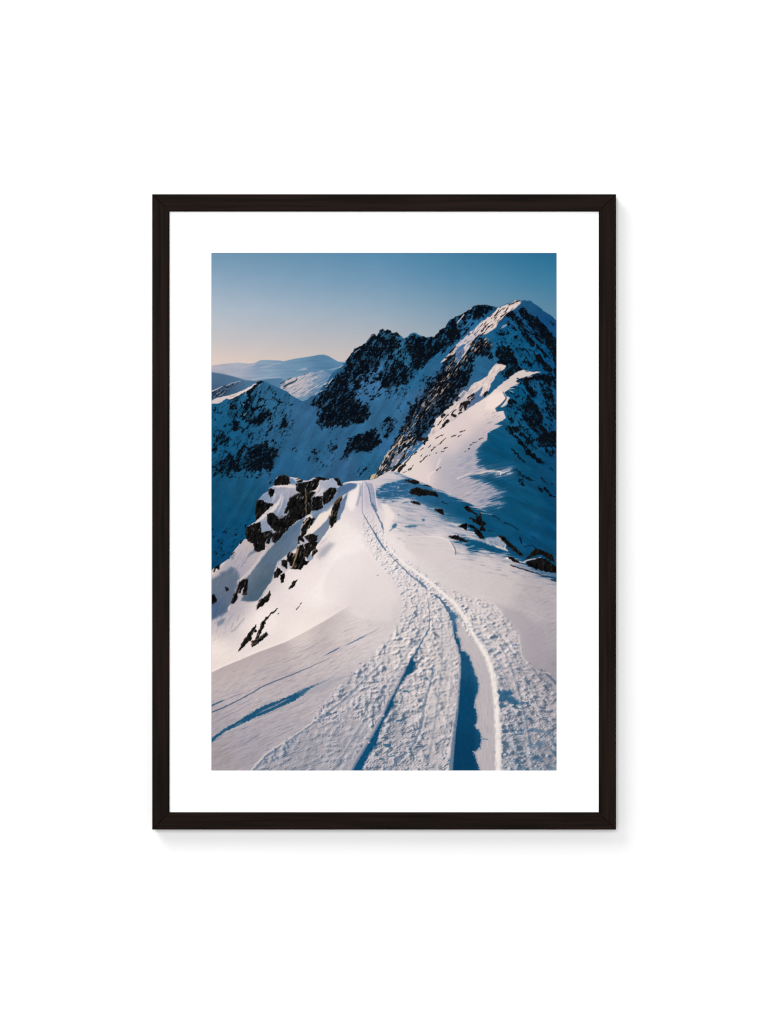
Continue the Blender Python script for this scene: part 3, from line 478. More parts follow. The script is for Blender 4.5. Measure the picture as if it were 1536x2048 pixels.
    # crags
    rock_list = [Q3((550, 530), (560, 490), (600, 450), (650, 435), (690, 460), (695, 510), (670, 530), (600, 525)), Q3((750, 485), (790, 465), (810, 495), (770, 505)), Q3((925, 465), (980, 453), (1040, 475), (1000, 488)),
        Q3((755, 520), (850, 505), (920, 480), (960, 475), (950, 520), (930, 560), (890, 580), (870, 600), (920, 590), (895, 640), (980, 632), (985, 730), (940, 755), (890, 752), (872, 790), (840, 800), (770, 840), (690, 905), (680, 880), (672, 770), (650, 780), (680, 700), (700, 640), (760, 610), (790, 600), (755, 570)),
        Q3((500, 790), (540, 780), (590, 815), (670, 800), (690, 900), (640, 960), (570, 1045), (545, 1030), (540, 970), (580, 950), (500, 870)), Q3((1000, 600), (1060, 555), (1110, 560), (1110, 590), (1080, 640), (1030, 690), (1000, 700), (990, 650)),
        Q3((1093, 475), (1130, 465), (1155, 500), (1160, 532), (1130, 535), (1120, 500)), Q3((508, 565), (555, 570), (555, 600), (530, 640), (510, 600)), Q3((395, 670), (440, 665), (490, 690), (545, 700), (500, 740), (450, 790), (400, 840), (385, 800), (385, 720)),
        Q3((305, 910), (350, 890), (430, 865), (440, 890), (440, 950), (470, 960), (480, 1030), (470, 1100), (410, 1125), (390, 1110), (375, 1045), (330, 1030), (300, 990)), Q3((470, 950), (530, 935), (542, 960), (525, 1010), (505, 1055), (480, 1030)),
        Q3((830, 850), (870, 820), (912, 830), (900, 860), (860, 920), (800, 1010), (770, 1025), (800, 960), (810, 900)), Q3((830, 990), (880, 965), (940, 985), (938, 1020), (880, 1045)), Q3((830, 1060), (890, 1035), (945, 1042), (920, 1100), (870, 1130), (840, 1110)),
        Q3((770, 1085), (810, 1060), (830, 1110), (825, 1180), (835, 1230), (790, 1282), (710, 1275), (735, 1200)), Q3((830, 1110), (880, 1130), (850, 1175), (825, 1160)), Q3((835, 1205), (862, 1215), (845, 1235), (825, 1240)), Q3((680, 1150), (700, 1130), (745, 1150), (710, 1250), (675, 1200)), Q3((625, 1200), (672, 1205), (665, 1270), (630, 1240)),
        Q3((560, 1320), (590, 1265), (628, 1300), (590, 1350), (560, 1360)), Q3((618, 1335), (650, 1318), (640, 1395), (620, 1400)), Q3((1160, 635), (1110, 670), (1080, 720), (1060, 800), (1050, 870), (1065, 910), (1110, 850), (1112, 780), (1140, 710)),
        KA((620, 830), (720, 770), (800, 770), (800, 860), (770, 1100), (690, 1105), (720, 1000), (750, 900), (680, 960), (630, 1060), (580, 1060), (570, 1190), (480, 1305), (450, 1290), (500, 1120), (560, 1030)), Q3((762, 1375), (730, 1390), (690, 1455), (735, 1430)), KA((1300, 1030), (1160, 1190), (1060, 1250), (1000, 1430), (1260, 1240), (1285, 1180)),
        KG((610, 830), (690, 640), (780, 520), (860, 390), (990, 250), (950, 380), (880, 500), (880, 570), (760, 660), (660, 780)), KG((1320, 0), (1200, 110), (1110, 220), (1080, 330), (1000, 490), (990, 560), (1050, 500), (1100, 400), (1165, 270), (1200, 150)), KG((890, 610), (890, 720), (1000, 680), (1250, 460), (1220, 410), (1090, 510), (1000, 580)),
        KA((310, 960), (340, 950), (370, 990), (340, 1025), (310, 1000)), KA((-10, 1140), (50, 1110), (110, 1220), (90, 1280), (-10, 1310)), KA((100, 440), (200, 410), (150, 540), (110, 500), (50, 600), (60, 540)), KA((370, 230), (420, 190), (500, 165), (430, 220), (380, 300)), KB((600, 1170), (640, 1120), (690, 1165), (630, 1230)),
        KG((970, 400), (990, 350), (1000, 390)), KF((710, 460), (720, 380), (800, 320), (815, 360), (750, 440)), KF((390, 190), (400, 140), (420, 180)), KF((460, 110), (500, 80), (515, 150)), KA((1310, 1536), (1460, 1420), (1400, 1490))]
    rc = [Q4((230, 600), (250, 570), (290, 555), (400, 585), (450, 590), (480, 630), (400, 615), (310, 625)), Q4((190, 490), (290, 490), (315, 512), (270, 520)), Q4((242, 675), (290, 685), (320, 700), (270, 695)), Q4((455, 748), (520, 750), (530, 795), (500, 780)),
        Q4((712, 727), (740, 718), (780, 750), (825, 790), (800, 782), (735, 752)), Q4((765, 820), (825, 845), (825, 800), (850, 830), (856, 780), (870, 840), (905, 880), (860, 890), (800, 855)), Q4((662, 897), (710, 878), (737, 878), (732, 928), (700, 905)), Q4((750, 885), (800, 897), (845, 935), (890, 1000), (860, 1005), (820, 965), (800, 920)), Q4((852, 912), (880, 893), (902, 938), (860, 932)),
        Q4((578, 990), (650, 980), (740, 1032), (700, 1028), (620, 1003)), Q4((1025, 983), (1070, 998), (1240, 1157), (1200, 1152), (1090, 1055)), Q4((1265, 1222), (1380, 1180), (1440, 1190), (1545, 1270), (1545, 1312), (1480, 1305), (1400, 1290), (1300, 1252)), Q4((1345, 1093), (1490, 1148), (1520, 1210), (1480, 1200), (1400, 1140), (1320, 1165), (1265, 1190), (1300, 1150)),
        Q4((1105, 1168), (1150, 1180), (1205, 1222), (1160, 1212))]
    keepl = img.copy()
    img[:] = keepl
    # right side: blue shade with wind streaks
    blue = Q4((110, 440), (230, 470), (420, 545), (600, 620), (780, 700), (900, 760), (1560, 760), (1560, 1400), (1400, 1340), (1330, 1290), (1200, 1215), (1100, 1165), (960, 1140), (870, 1112), (760, 1122), (700, 1060), (640, 1040), (600, 990), (690, 985), (760, 1000), (850, 1008), (800, 960), (700, 915), (620, 890), (550, 868), (480, 800), (400, 760), (330, 700),
              (240, 680), (160, 655), (0, 672), (-65, 630), (-75, 560), (-30, 520), (20, 495), (100, 478))
    stH = fbm(*turn(8, 30, 3.4), 191, 3, .5)
    lay(poly(blue, 20, 1, add=stH * 12 + 4), (150, 153, 170), .75)
    lay(poly(blue, 8, 1, add=stH * 11), (92, 118, 146), .7)
    lay(poly(blue, 4, 1, add=stH * 8 - 2), snow * .955)
    bz = full(poly(blue, 3, 1, add=stH * 7))
    lay(full(poly([(775, 1005), (830, 1002), (880, 1018), (930, 1046), (935, 1062), (880, 1062), (830, 1066), (800, 1050), (785, 1025)], 10)) * (.7 + .6 * stH), (170, 171, 186), .55)
    # streaks of sun in the blue pool and blue streaks in the lit snow
    lay(bz * sst(.1, .7, fbm(*turn(6, 22, 4), 195, 3)) * (1 - sst(800, 845, X)) * (Y < 1012), (150, 160, 180), .7)
    lit_right = (1 - bz) * sst(775, 800, X) * sst(985, 1005, Y) * (1 - sst(1080, 1110, Y - (X - 840) * .35))
    lay(lit_right * sst(.0, .7, fbm(*turn(9, 34, 4.5), 197, 3)), (128, 138, 156), .55)
    lay(poly(Q4((-60, 440), (0, 425), (60, 420), (130, 440), (190, 470), (140, 490), (40, 510), (-60, 540), (-110, 560), (-120, 500)), 2, 2), (208, 198, 202), .75)
    for p, w in ((KE((780, 600), (1000, 560), (1200, 580), (1380, 590)), 3), (KE((900, 500), (1150, 500), (1300, 520), (1450, 490)), 2.4), (KE((630, 410), (690, 370)), 3), (KE((1060, 300), (1110, 250)), 6), (KE((690, 570), (760, 500)), 3), (KE((680, 380), (720, 375)), 2), (KE((1080, 350), (1240, 345)), 1.6), (KE((740, 300), (830, 310)), 2)):
        lay(stroke(p, w, w * .6, 1.6, 1.6, tap=.3), (200, 194, 202), .6)
    for p, w in ((KE((930, 600), (1000, 590)), 3), (KE((1170, 630), (1330, 590)), 2.2), (KE((960, 1180), (1010, 1120), (1040, 1100)), 8), (KE((890, 1250), (960, 1180)), 2), (KE((1230, 1150), (1400, 1140), (1520, 1130)), 5), (KE((1080, 880), (1110, 885)), 2.6), (k(837, 1006)((60, 370), (150, 390)), 5)):
        lay(stroke(p, w, w * .8, 2.0, 1.0, tap=.3), (48, 98, 130), .85)
    # drift with a bright lip
    KH = k(837, 1006)
    lay(poly(KH((-300, 740), (0, 730), (200, 735), (400, 750), (560, 790), (660, 820), (720, 900), (770, 990), (790, 1100), (790, 1190), (500, 1300), (0, 1200), (-300, 1000)), 2.5), (216, 204, 204), .8)
    lay(stroke(KH((-200, 750), (200, 738), (420, 755), (560, 795), (660, 830), (720, 910), (770, 990), (790, 1100), (785, 1190)), 2.2, 2.2, 1.3, .4, tap=.35), (243, 230, 222), .8)
    lay(stroke(KH((690, 830), (760, 930), (815, 1020), (830, 1130), (830, 1170)), 2, 2, 1, .4, tap=.3), (84, 102, 122), .75)
    KI = k(975, 1030)
    pt = full(poly(KI((-60, 520), (80, 500), (230, 480), (330, 520), (400, 650), (390, 740), (450, 800), (300, 760), (180, 700), (0, 660)), 1.6, 1.5))
    lay(pt, (178, 176, 188), .85); lay(pt * sst(.0, .5, fbm(*turn(35, 9, 3), 199, 3)), (96, 116, 142), .7); lay(stroke(KI((200, 700), (330, 740), (400, 760), (450, 800)), 4, 2, 1), (222, 206, 200), .8); lay(stroke(KI((340, 530), (400, 640), (385, 740)), 2, 3, 1), (222, 206, 200), .8)
    lay(poly(KH((720, 450), (960, 465), (880, 530), (780, 500)), 1.2, 1), (200, 194, 194), .9)
    lay(poly(KH((380, 130), (480, 135), (470, 170)), 1), (210, 198, 198)); lay(stroke(KH((230, 115), (400, 140)), 1.5, 2, .8), (170, 180, 195), .8)
    lay(stroke(KI((820, 1040), (920, 1000), (1100, 970), (1180, 940)), 3, 1.5, 1), (196, 186, 186), .9); lay(stroke(KI((700, 1040), (840, 1060)), 2.4, 3, 1), (190, 182, 186), .8)
    lay(poly(KI((380, 965), (490, 920), (520, 960), (460, 990)), 1), (232, 216, 210)); lay(stroke(KH((1060, 1010), (1200, 960), (1240, 945)), 4, 2, 2, 1.5, tap=.4), (190, 184, 192), .6)
    lay(stroke(KH((1070, 720), (1250, 780), (1536, 880)), 3, 6, 2, 1), (196, 186, 192), .7); lay(stroke(KH((850, 905), (1000, 885), (1160, 890)), 2, 1.5, 1.6, 1, tap=.4), (190, 188, 196), .5)
    lay(stroke(KI((520, 1120), (740, 1190), (1000, 1270)), 2.2, 3, .8, 1), (18, 22, 32)); lay(stroke(KI((1000, 1270), (1250, 1350), (1536, 1400)), 2, 1.2, .8), (28, 44, 62)); lay(stroke(KI((1430, 1445), (1536, 1480)), 3, 3, .8, 1), (40, 50, 66), .9)
    lay(poly(KI((540, 1090), (900, 1130), (1536, 1290), (1536, 1390), (1000, 1260), (700, 1180)), 3), (120, 136, 158), .6)
    for p, w in ((Q4((960, 800), (1000, 815), (1030, 840)), 2), (Q4((1080, 865), (1130, 885), (1200, 930)), 2), (Q4((1075, 865), (1085, 870)), 3), (Q4((1212, 1000), (1225, 1050)), 4), (Q4((930, 935), (970, 942)), 1.6), (Q4((1250, 1080), (1320, 1070), (1360, 1095)), 1.6), (Q4((1270, 955), (1272, 960)), 2), (Q4((1320, 985), (1345, 1010)), 1.6), (Q4((1100, 600), (1135, 608)), 2.2), (Q4((515, 680), (565, 700)), 2), (Q4((360, 530), (430, 545)), 3)):
        lay(stroke(p, w, w * .7, .8, 1), (12, 22, 38), .9)
    # paint the crags
    nbr = fbm(*turn(-70, 6, 2.4), 201, 4, .65); nbs = fbm(*turn(-64, 16, 6), 205, 3)
    crk = fbm(*turn(-74, 15, 5), 207, 2)
    cj = (fbm(X / 5.5, Y / 8, 209, 3) * 1.9, fbm(X / 5.5, Y / 8, 213, 3) * 1.9)
    cfl = 1 - .5 * sst(.45, .75, fbm(*turn(-66, 16, 3.6), 215, 3))
    grow = np.full((H, W), 1.1, np.float32)
    def crag(pts, warm, rough=1.4):
        m = full(poly(pts, .8, jit=cj, add=grow))
        if warm > .32: m = m * cfl
        sh = np.zeros_like(m); sh[:, 3:] = m[:, :-3]
        sh2 = np.zeros_like(m); sh2[2:] = m[:-2]
        edge = np.clip(m - sh, 0, 1) * .75 + np.clip(m - sh2, 0, 1) * .2
        c = np.stack([21 + 10 * nbr + 22 * nbs, 21 + 9 * nbr + 19 * nbs, 22 + 8 * nbr + 13 * nbs], -1)
        c = c - (np.exp(-(crk / .07) ** 2) * 12)[..., None]
        c = c + (sst(.1, .9, .6 * nbr + .7 * nbs) * 34 * warm)[..., None] * np.array([1.15, .95, .62])
        c = c + (edge * 66 * warm * (.6 + .7 * nbs))[..., None] * np.array([1.1, .86, .6])
        lay(m, np.clip(c * .88, 4, 255))
    for i, p in enumerate(rock_list):
        crag(p, {12: 1.0, 13: .8, 14: 1.1, 21: 1.5, 22: 1.1, 25: .7, 26: 1.1, 27: 1.5}.get(i, .45))
    for p in rc: crag(p, .3)
    # snow caught in the crags
    for p, w in ((Q3((600, 820), (660, 800), (690, 760)), 5), (Q3((895, 640), (930, 600), (960, 580)), 3), (Q3((700, 640), (740, 610), (780, 600)), 4), (Q3((835, 560), (845, 700), (838, 790)), 1.6), (Q3((893, 650), (890, 760)), 1.4), (Q3((860, 690), (880, 730)), 1), (Q3((440, 880), (460, 930)), 5), (Q3((500, 900), (540, 950)), 3), (Q3((480, 1040), (500, 1010)), 2)):
        lay(stroke(p, w, w * .6, .9, 2), (150, 150, 164), .7)
    lay(poly(Q3((440, 870), (490, 850), (500, 900), (540, 930), (470, 945), (445, 930)), 1, 1), (138, 150, 170), .9)
    lay(stroke(Q3((845, 590), (838, 700), (842, 780)), 3, 2, 1, 2), (92, 78, 50), .8)
    lay(stroke(Q3((820, 880), (860, 830)), 3, 2, .8, 1), (190, 160, 140), .8)
    lay(stroke(Q3((770, 1100), (740, 1200), (715, 1270)), 3, 2, .8, 1), (176, 140, 104), .8)
    lay(stroke(Q3((1155, 640), (1110, 690)), 4, 3, 1, 1.5), (128, 90, 62), .7)
    for p in (Q3((750, 490), (790, 480)), Q3((820, 495), (900, 485)), Q3((700, 462), (750, 480))):
        lay(stroke(p, 3, 2.4, .8, 1), (206, 196, 200), .85)
    lay(stroke(KD((1460, 155), (1690, 160), (1800, 150)), 2, 3, .8), (240, 228, 222))

    # ---------- the tracks
    lumps_amt = np.zeros((H, W), np.float32)
    def LU(pts, a, soft):
        sl, m = poly(pts, soft, 3); lumps_amt[sl] = np.maximum(lumps_amt[sl], m * a)
    LU([(724, 1020), (738, 1015), (756, 1050), (790, 1105), (840, 1140), (900, 1180), (984, 1203), (1006, 1227), (1026, 1254), (1038, 1286), (1044, 1318), (1082, 1349), (1120, 1380), (1120, 1560), (716, 1560), (738, 1500), (738, 1440), (690, 1446), (650, 1440), (630, 1442), (636, 1420), (692, 1362), (742, 1318), (790, 1260), (805, 1225), (800, 1180), (760, 1130), (728, 1085)], 1., 7)
    LU([(500, 1545), (535, 1512), (569, 1488), (614, 1458), (660, 1425), (700, 1420), (720, 1470), (745, 1450), (745, 1500), (716, 1545)], .5, 14)
    quiet = full(poly([(860, 1290), (905, 1250), (912, 1300), (916, 1370), (900, 1480), (880, 1541), (850, 1541), (852, 1450), (862, 1360)], 8)) * .35
    floor = full(poly([(905, 1240), (916, 1240), (935, 1270), (962, 1300), (985, 1360), (990, 1420), (994, 1541), (900, 1541), (912, 1440), (920, 1340), (912, 1290)], 2))
    lumps_amt *= (1 - .92 * floor) * (1 - quiet)
    lumps_amt *= np.clip(.92 + .5 * fbm((X - 770) / (950 * s) * 26, -np.log(s) * 28, 211, 3), .25, 1.3)
    f0 = 66
    GV = -np.log(s) * 1.08                       # lumps keep their foreshortening all the way up the ridge
    fine = sst(.3, .7, s); fin2 = sst(.5, .95, s)
    fur = fbm(GX * 24, GV * 3.0, 233, 3)
    lumps_amt *= np.clip(.95 + .6 * fur, .4, 1.4)
    b1 = perlin(GX * f0, GV * f0, 221); b2 = perlin(GX * f0 * 2.1 + 5, GV * f0 * 2.1, 223) * fine; b3 = perlin(GX * f0 * 4.1, GV * f0 * 4.1 + 3, 225) * fin2; b0 = perlin(GX * f0 * .42, GV * f0 * .42, 227)
    hgt = .55 * np.maximum(b1, -.15) + .30 * np.abs(b2) + .10 * np.abs(b3) + .5 * b0
    hgt = hgt * lumps_amt * .0116 * (.5 + .5 * np.clip(s * 1.15, 0, 1)) + .0022 * fur * np.clip(lumps_amt, 0, .8) + .0010 * fbm(GX * 40, GV * 40, 231, 2) * sst(1180, 1400, Y) + .00016 * perlin(GX * 240, GV * 240, 229) * fin2
    dX = np.gradient(GX, axis=1)
    slope = np.gradient(hgt, axis=1) / dX + .55 * np.gradient(hgt, axis=0) / (656 / 950. * dX * 1.6)
    te = .42
    hh = hgt.copy(); hh[:, 1:-1] = (hgt[:, :-2] + 2 * hgt[:, 1:-1] + hgt[:, 2:]) / 4
    occ = np.zeros_like(hh)
    for dpx in range(1, 15):                     # short low-sun shadows thrown to the right
        occ[:, dpx:] = np.maximum(occ[:, dpx:], hh[:, :-dpx] - hh[:, dpx:] - te * (GX[:, dpx:] - GX[:, :-dpx]))
    occ = np.clip(occ / .0016, 0, 1)
    o2 = occ.copy(); o2[1:-1, 1:-1] = (occ[1:-1, 1:-1] * 4 + occ[:-2, 1:-1] + occ[2:, 1:-1] + occ[1:-1, :-2] + occ[1:-1, 2:]) / 8; occ = o2
    ndl = np.clip(1 + slope * 1.15, .1, 2.0)
    light = ndl * (1 - .86 * occ)
    sh = img.copy()
    lo = np.array([62, 96, 128], np.float32) * .62 + sh * .24
    hi = np.minimum(sh * 1.15 + 10, [246, 236, 230])
    lt = light[..., None]
    rel = np.where(lt < 1, lo + (sh - lo) * lt, sh + (hi - sh) * np.clip(lt - 1, 0, 1))
    wrel = np.clip(lumps_amt * 1.6 + .5 * sst(1200, 1380, Y), 0, 1)[..., None] * sst(1000, 1060, Y)[..., None]
    img[:] = sh * (1 - wrel) + rel * wrel
    # pits in the far trodden part
    pit = sst(.42, .7, fbm(GX * 95, GV * 95, 241, 2)) * np.clip(lumps_amt, 0, 1) * sst(1040, 1070, Y) * (1 - sst(1230, 1320, Y))
    lay(pit, (128, 132, 150), .55)
    # troughs: floor, shade, sunlit wall
    lay(poly([(905, 1240), (920, 1245), (938, 1272), (962, 1300), (978, 1340), (986, 1390), (990, 1541), (900, 1541), (912, 1440), (920, 1340), (914, 1290)], 2.5), (190, 181, 184), .8)
    fl = fbm((X - np.interp(Y, [1250, 1300, 1353, 1421, 1545], [925, 955, 978, 988, 992])) / 3, Y / 30, 251, 3)
    lay(floor * sst(.1, .8, fl), (146, 143, 152), .3); lay(floor * sst(.15, .8, -fl), (222, 211, 208), .3)
    DB = (17, 78, 116)
    dbf = field([(910, 1520, (9, 60, 94)), (930, 1400, (11, 66, 101)), (922, 1320, (26, 78, 112)), (880, 1200, (70, 110, 142)), (800, 1380, (20, 74, 106)), (720, 1520, (16, 76, 113)), (480, 1440, (20, 74, 108))])
    dbf = dbf * (1 + .07 * fbm(X / 5, Y / 9, 273, 3))[..., None] + (sst(.0, 12, X - np.interp(Y, [1300, 1400, 1545], [932, 944, 945])) * 10)[..., None]
    shad = [(899, 1226), (904, 1240), (907, 1270), (912, 1285), (917, 1300), (921, 1322), (919, 1367), (914, 1421), (909, 1466), (902, 1545), (962, 1545), (950, 1512), (946, 1506), (960, 1496), (963, 1482), (962, 1466), (950, 1453), (955, 1440), (954, 1425), (949, 1412), (950, 1398), (956, 1384), (957, 1367), (950, 1345), (943, 1325), (938, 1311), (930, 1304), (921, 1300), (921, 1284), (913, 1268), (915, 1250), (910, 1240), (918, 1232), (903, 1222)]
    fj = fbm(X / 3.2, Y / 2.6, 271, 2)
    lay(poly(shad, 5, 2.2, add=fj * 3 + 1), (108, 124, 146), .55)
    lay(poly(shad, 1.8, 2.2, add=fj * 2.6 - .4), dbf)
    lay(stroke([(915, 1297), (920, 1322), (918, 1367), (914, 1421), (908, 1466), (901, 1545)], 2.0, 9, 1.2), (104, 124, 148), .85)
    lay(stroke([(913, 1290), (918.5, 1322), (917, 1367), (911, 1421), (904, 1466), (894, 1545)], 3, 5, 1.2, 2.5), (224, 212, 208), .5)
    # upper course of this trough
    up = [(724.6, 968), (724.6, 990), (724.6, 1022), (728, 1031), (736, 1044), (744, 1057), (753, 1071), (762, 1088), (779, 1109), (800, 1130), (813, 1141), (835, 1161), (853, 1177), (880, 1198), (898, 1222)]
    lay(stroke(up[:5], 1.2, 1.2, .7), (120, 128, 150), .9)
    lay(stroke([(728, 1032), (744, 1058), (752, 1070)], 1.5, 3, .8, .8), (96, 110, 132), .9)
    lay(stroke([(749, 1066), (762, 1088), (772, 1101)], 3.4, 3, .8, 1.2), (84, 114, 144), .95)
    lay(stroke([(779, 1109), (800, 1130), (813, 1141)], 1.6, 2, .7, 1), (96, 110, 132), .9)
    lay(stroke([(805, 1136), (820, 1150), (838, 1163), (853, 1177)], 2, 5, .9, 2.4), (76, 108, 140), .8)
    lay(stroke([(870, 1190), (882, 1200), (898, 1222), (904, 1240)], 4, 6, .9, 3.5), (56, 98, 132), .85)
    # second course
    lay(poly(KE((360, 170), (420, 180), (500, 180), (530, 260), (560, 420), (590, 600), (640, 780), (600, 800), (520, 760), (470, 600), (430, 400), (400, 260)), 1.4), (146, 152, 174), .7)
    lay(stroke([(731, 964), (736, 975), (739.5, 988), (742, 1004), (749, 1018), (756.5, 1034.5), (764, 1050), (768, 1066)], 1.2, 3.2, .8, 1.2), (74, 104, 138), .92)
    lay(stroke([(745, 1008), (752, 1022)], 5, 5, 1, 1.5), (84, 112, 142), .8)
    lay(stroke(KE((225, 200), (230, 350), (200, 520), (160, 660)), 3, 5, 1.6), (136, 144, 166), .7); lay(stroke(KE((250, 250), (240, 350), (250, 450)), 5, 4, 2), (138, 146, 168), .6)
    lay(poly(KE((0, 370), (120, 310), (200, 200), (240, 210), (220, 330), (180, 520), (130, 720), (60, 800), (0, 780), (-80, 640)), 4.5), (248, 235, 229), .85)
    lay(stroke(KE((560, 260), (575, 420), (600, 600), (640, 760), (760, 880), (830, 1040)), 2, 3, 1), (226, 216, 218), .8)
    lay(stroke(KE((300, 230), (300, 500), (300, 800)), 1, 1, .7), (214, 206, 214), .7)
    for xx in (330, 350, 375): lay(stroke(KE((xx, 240), (xx + 20, 480), (xx + 60, 740)), .7, .8, .7), (168, 166, 184), .5)
    # right bright wall
    wall = [(768, 1062), (772, 1078), (781, 1098), (797, 1116), (813, 1131), (847, 1154), (869, 1172), (891, 1192), (907, 1205), (930, 1236), (945, 1266), (960, 1290), (976, 1319), (986, 1353), (991, 1387), (994, 1421), (996, 1477), (997, 1545)]
    wm = full(stroke(wall, 2.6, 14, 2.6, 1.8))
    wn = .85 + .28 * fbm(X / 6, Y / 14, 281, 3)
    lay(np.clip(wm * wn, 0, 1), (238, 226, 220), .95)
    lay(np.clip(full(stroke(wall, 1.2, 7, 3, 1.6)) * (wn - .1), 0, 1), (250, 241, 236), .85)
    lay(poly(KE((700, 640), (830, 640), (950, 800), (1010, 880), (990, 960), (930, 1040), (870, 1180), (830, 1280), (760, 1250), (760, 1100), (800, 900)), 3), (240, 227, 222), .75)
    # shade behind the wall crest
    lay(poly([(995, 1382), (1004, 1380), (1018, 1379), (1029, 1385), (1022, 1392), (1030, 1398), (1048, 1404), (1064, 1412), (1046, 1410), (1030, 1412), (1012, 1404), (999, 1404)], 2, 3, add=fj * 3.2 - .6), (38, 88, 122), .88)
    lay(poly([(999, 1410), (1014, 1409), (1012, 1416), (1000, 1415)], 1, 2), (60, 100, 132), .85); lay(stroke([(1026, 1414), (1044, 1418)], 3, 2, 1, 2), (40, 90, 124), .85)
    shn = fbm(GX * 40, GV * 40, 261, 4)
    lay(full(poly([(1005, 1420), (1060, 1430), (1120, 1480), (1120, 1545), (1008, 1545)], 14)) * sst(.1, .5, shn), (44, 90, 124), .5)
    # a row of shaded lumps running beside the wall
    lay(full(stroke([(940, 1250), (965, 1275), (985, 1310), (1000, 1340), (1006, 1370)], 10, 16, 5)) * sst(-.05, .4, fbm(GX * 60, GV * 60, 265, 3)), (92, 118, 146), .6)
    # left trough
    lt1 = [(812, 1336), (820, 1318), (826, 1316), (832, 1326), (829, 1342), (813, 1353), (800, 1373), (789, 1396), (786, 1414), (770, 1438), (760, 1461), (754, 1488), (738, 1510), (722, 1545), (702, 1545), (715, 1519), (737, 1484), (755, 1452), (768, 1427), (778, 1403), (797, 1369)]
    lay(poly(lt1, 4, 2, add=fj * 3), (108, 124, 146), .5)
    lay(poly(lt1, 1.7, 2, add=fj * 2.4 - .5), dbf)
    lay(stroke([(809, 1336), (795, 1368), (775, 1403), (765, 1428), (752, 1453), (734, 1484), (712, 1520), (698, 1545)], 3, 9, 1.6, 1), (170, 164, 172), .85)
    lay(stroke([(812, 1337), (797, 1369), (778, 1403), (768, 1427), (755, 1452), (737, 1484), (715, 1520), (702, 1545)], 1.2, 4, 1.2, .6), (96, 120, 146), .8)
    lay(stroke([(858, 1240), (858, 1257), (850, 1272), (842, 1286), (833, 1304), (822, 1318)], 1.6, 4, .9, 2), (48, 92, 126), .92)
    lay(stroke([(854, 1196), (858, 1216), (859, 1240)], 1, 2, .8, 1), (110, 122, 146), .8)
    lay(stroke([(834, 1218), (822, 1238), (816, 1256)], 1.4, 2.4, .9, 2), (90, 116, 142), .7)
    # middle furrow and left ridge line
    lay(stroke([(869, 1340), (862, 1360), (858, 1376), (849, 1409), (842, 1454), (824, 1492), (790, 1528), (775, 1545)], 3, 7, 2, 3), (96, 116, 142), .62)
    lay(stroke([(872, 1340), (866, 1362), (861, 1380), (853, 1410), (846, 1455), (828, 1494), (796, 1530)], 1.5, 3, 1.2, 1.5), (232, 219, 212), .6)
    lay(stroke([(762, 1328), (726, 1362), (692, 1396), (655, 1425), (614, 1457), (569, 1488), (535, 1511), (505, 1545)], 2, 4.5, 1.6, 2), (78, 104, 134), .6)
    lay(stroke([(758, 1328), (722, 1361), (688, 1395), (651, 1424), (610, 1455), (565, 1486), (531, 1509), (500, 1543)], 2, 4, 1.5, 1.5), (226, 213, 208), .6)
    lay(stroke([(740, 1370), (700, 1408), (660, 1440), (640, 1455)], 3, 3, 2, 2), (220, 208, 206), .5)
    lay(stroke([(700, 1420), (660, 1460), (630, 1495), (600, 1540)], 4, 5, 4, 2), (130, 138, 154), .4)
    for p, w, w1, a in (([(880, 1215), (884, 1260), (884, 1320), (876, 1400), (866, 1470), (852, 1545)], 1.5, 5, .35), ([(842, 1230), (836, 1270), (806, 1320), (770, 1372), (735, 1430), (700, 1490), (664, 1545)], 1.5, 5, .4), ([(1000, 1290), (1020, 1330), (1040, 1390), (1056, 1460), (1068, 1545)], 2, 6, .42),
                        ([(968, 1240), (1000, 1272), (1034, 1322), (1068, 1392), (1100, 1470), (1113, 1500)], 1.5, 5, .38), ([(895, 1230), (900, 1280), (904, 1340), (897, 1420), (886, 1500), (880, 1545)], 1.5, 4, .3), ([(800, 1340), (780, 1375), (748, 1430), (716, 1485), (684, 1545)], 1.5, 4, .3)):
        lay(stroke(p, w, w1, 2.2, 2.6), (96, 116, 142), a)
        lay(stroke([(x - 2 - (y - 1200) * .012, y - 1) for x, y in p], w, w1 * .9, 2, 2.6), (230, 218, 212), a * .8)
    # clods along the left edge
    rs = np.random.RandomState(7)
    for i in range(95):
        tt = rs.rand(); pp = smooth_line([(745, 1316), (692, 1360), (640, 1418), (622, 1448), (560, 1490), (520, 1520)])
        bx, by = pp[int(tt ** 1.25 * (len(pp) - 1))]
        x = bx + rs.randn() * 7 + 6; y = by + rs.randn() * 5 + 3; r = (1.2 + 3.0 * rs.rand() ** 2) * (y - 1180) / 240
        lay(stroke([(x + r * .8, y + r * .35), (x + r * 1.3, y + r * .6)], r * 1.6, r, 1.4, 1.5), (70, 98, 130), .6)
        lay(stroke([(x - r * .2, y - r * .1), (x, y)], r * 1.4, r * 1.2, 1.4, 1.5), (206, 195, 195), .6)
    for i in range(170):
        y = 1330 + 210 * rs.rand() ** .8; x = 705 + 400 * rs.rand()
        if lumps_amt[int(y - PY0), min(W - 1, int(x - PX0))] < .5 or 895 < x < 1000: continue
        r = (1.2 + 2.6 * rs.rand() ** 2) * (y - 1180) / 260
        lay(stroke([(x + r * .9, y + r * .3), (x + r * 1.7, y + r * .5)], r * 1.7, r, 1, 2), (52, 92, 126), .7)
        lay(stroke([(x - r * .3, y - r * .1), (x, y)], r * 1.5, r * 1.3, 1, 1.5), (222, 210, 206), .8)
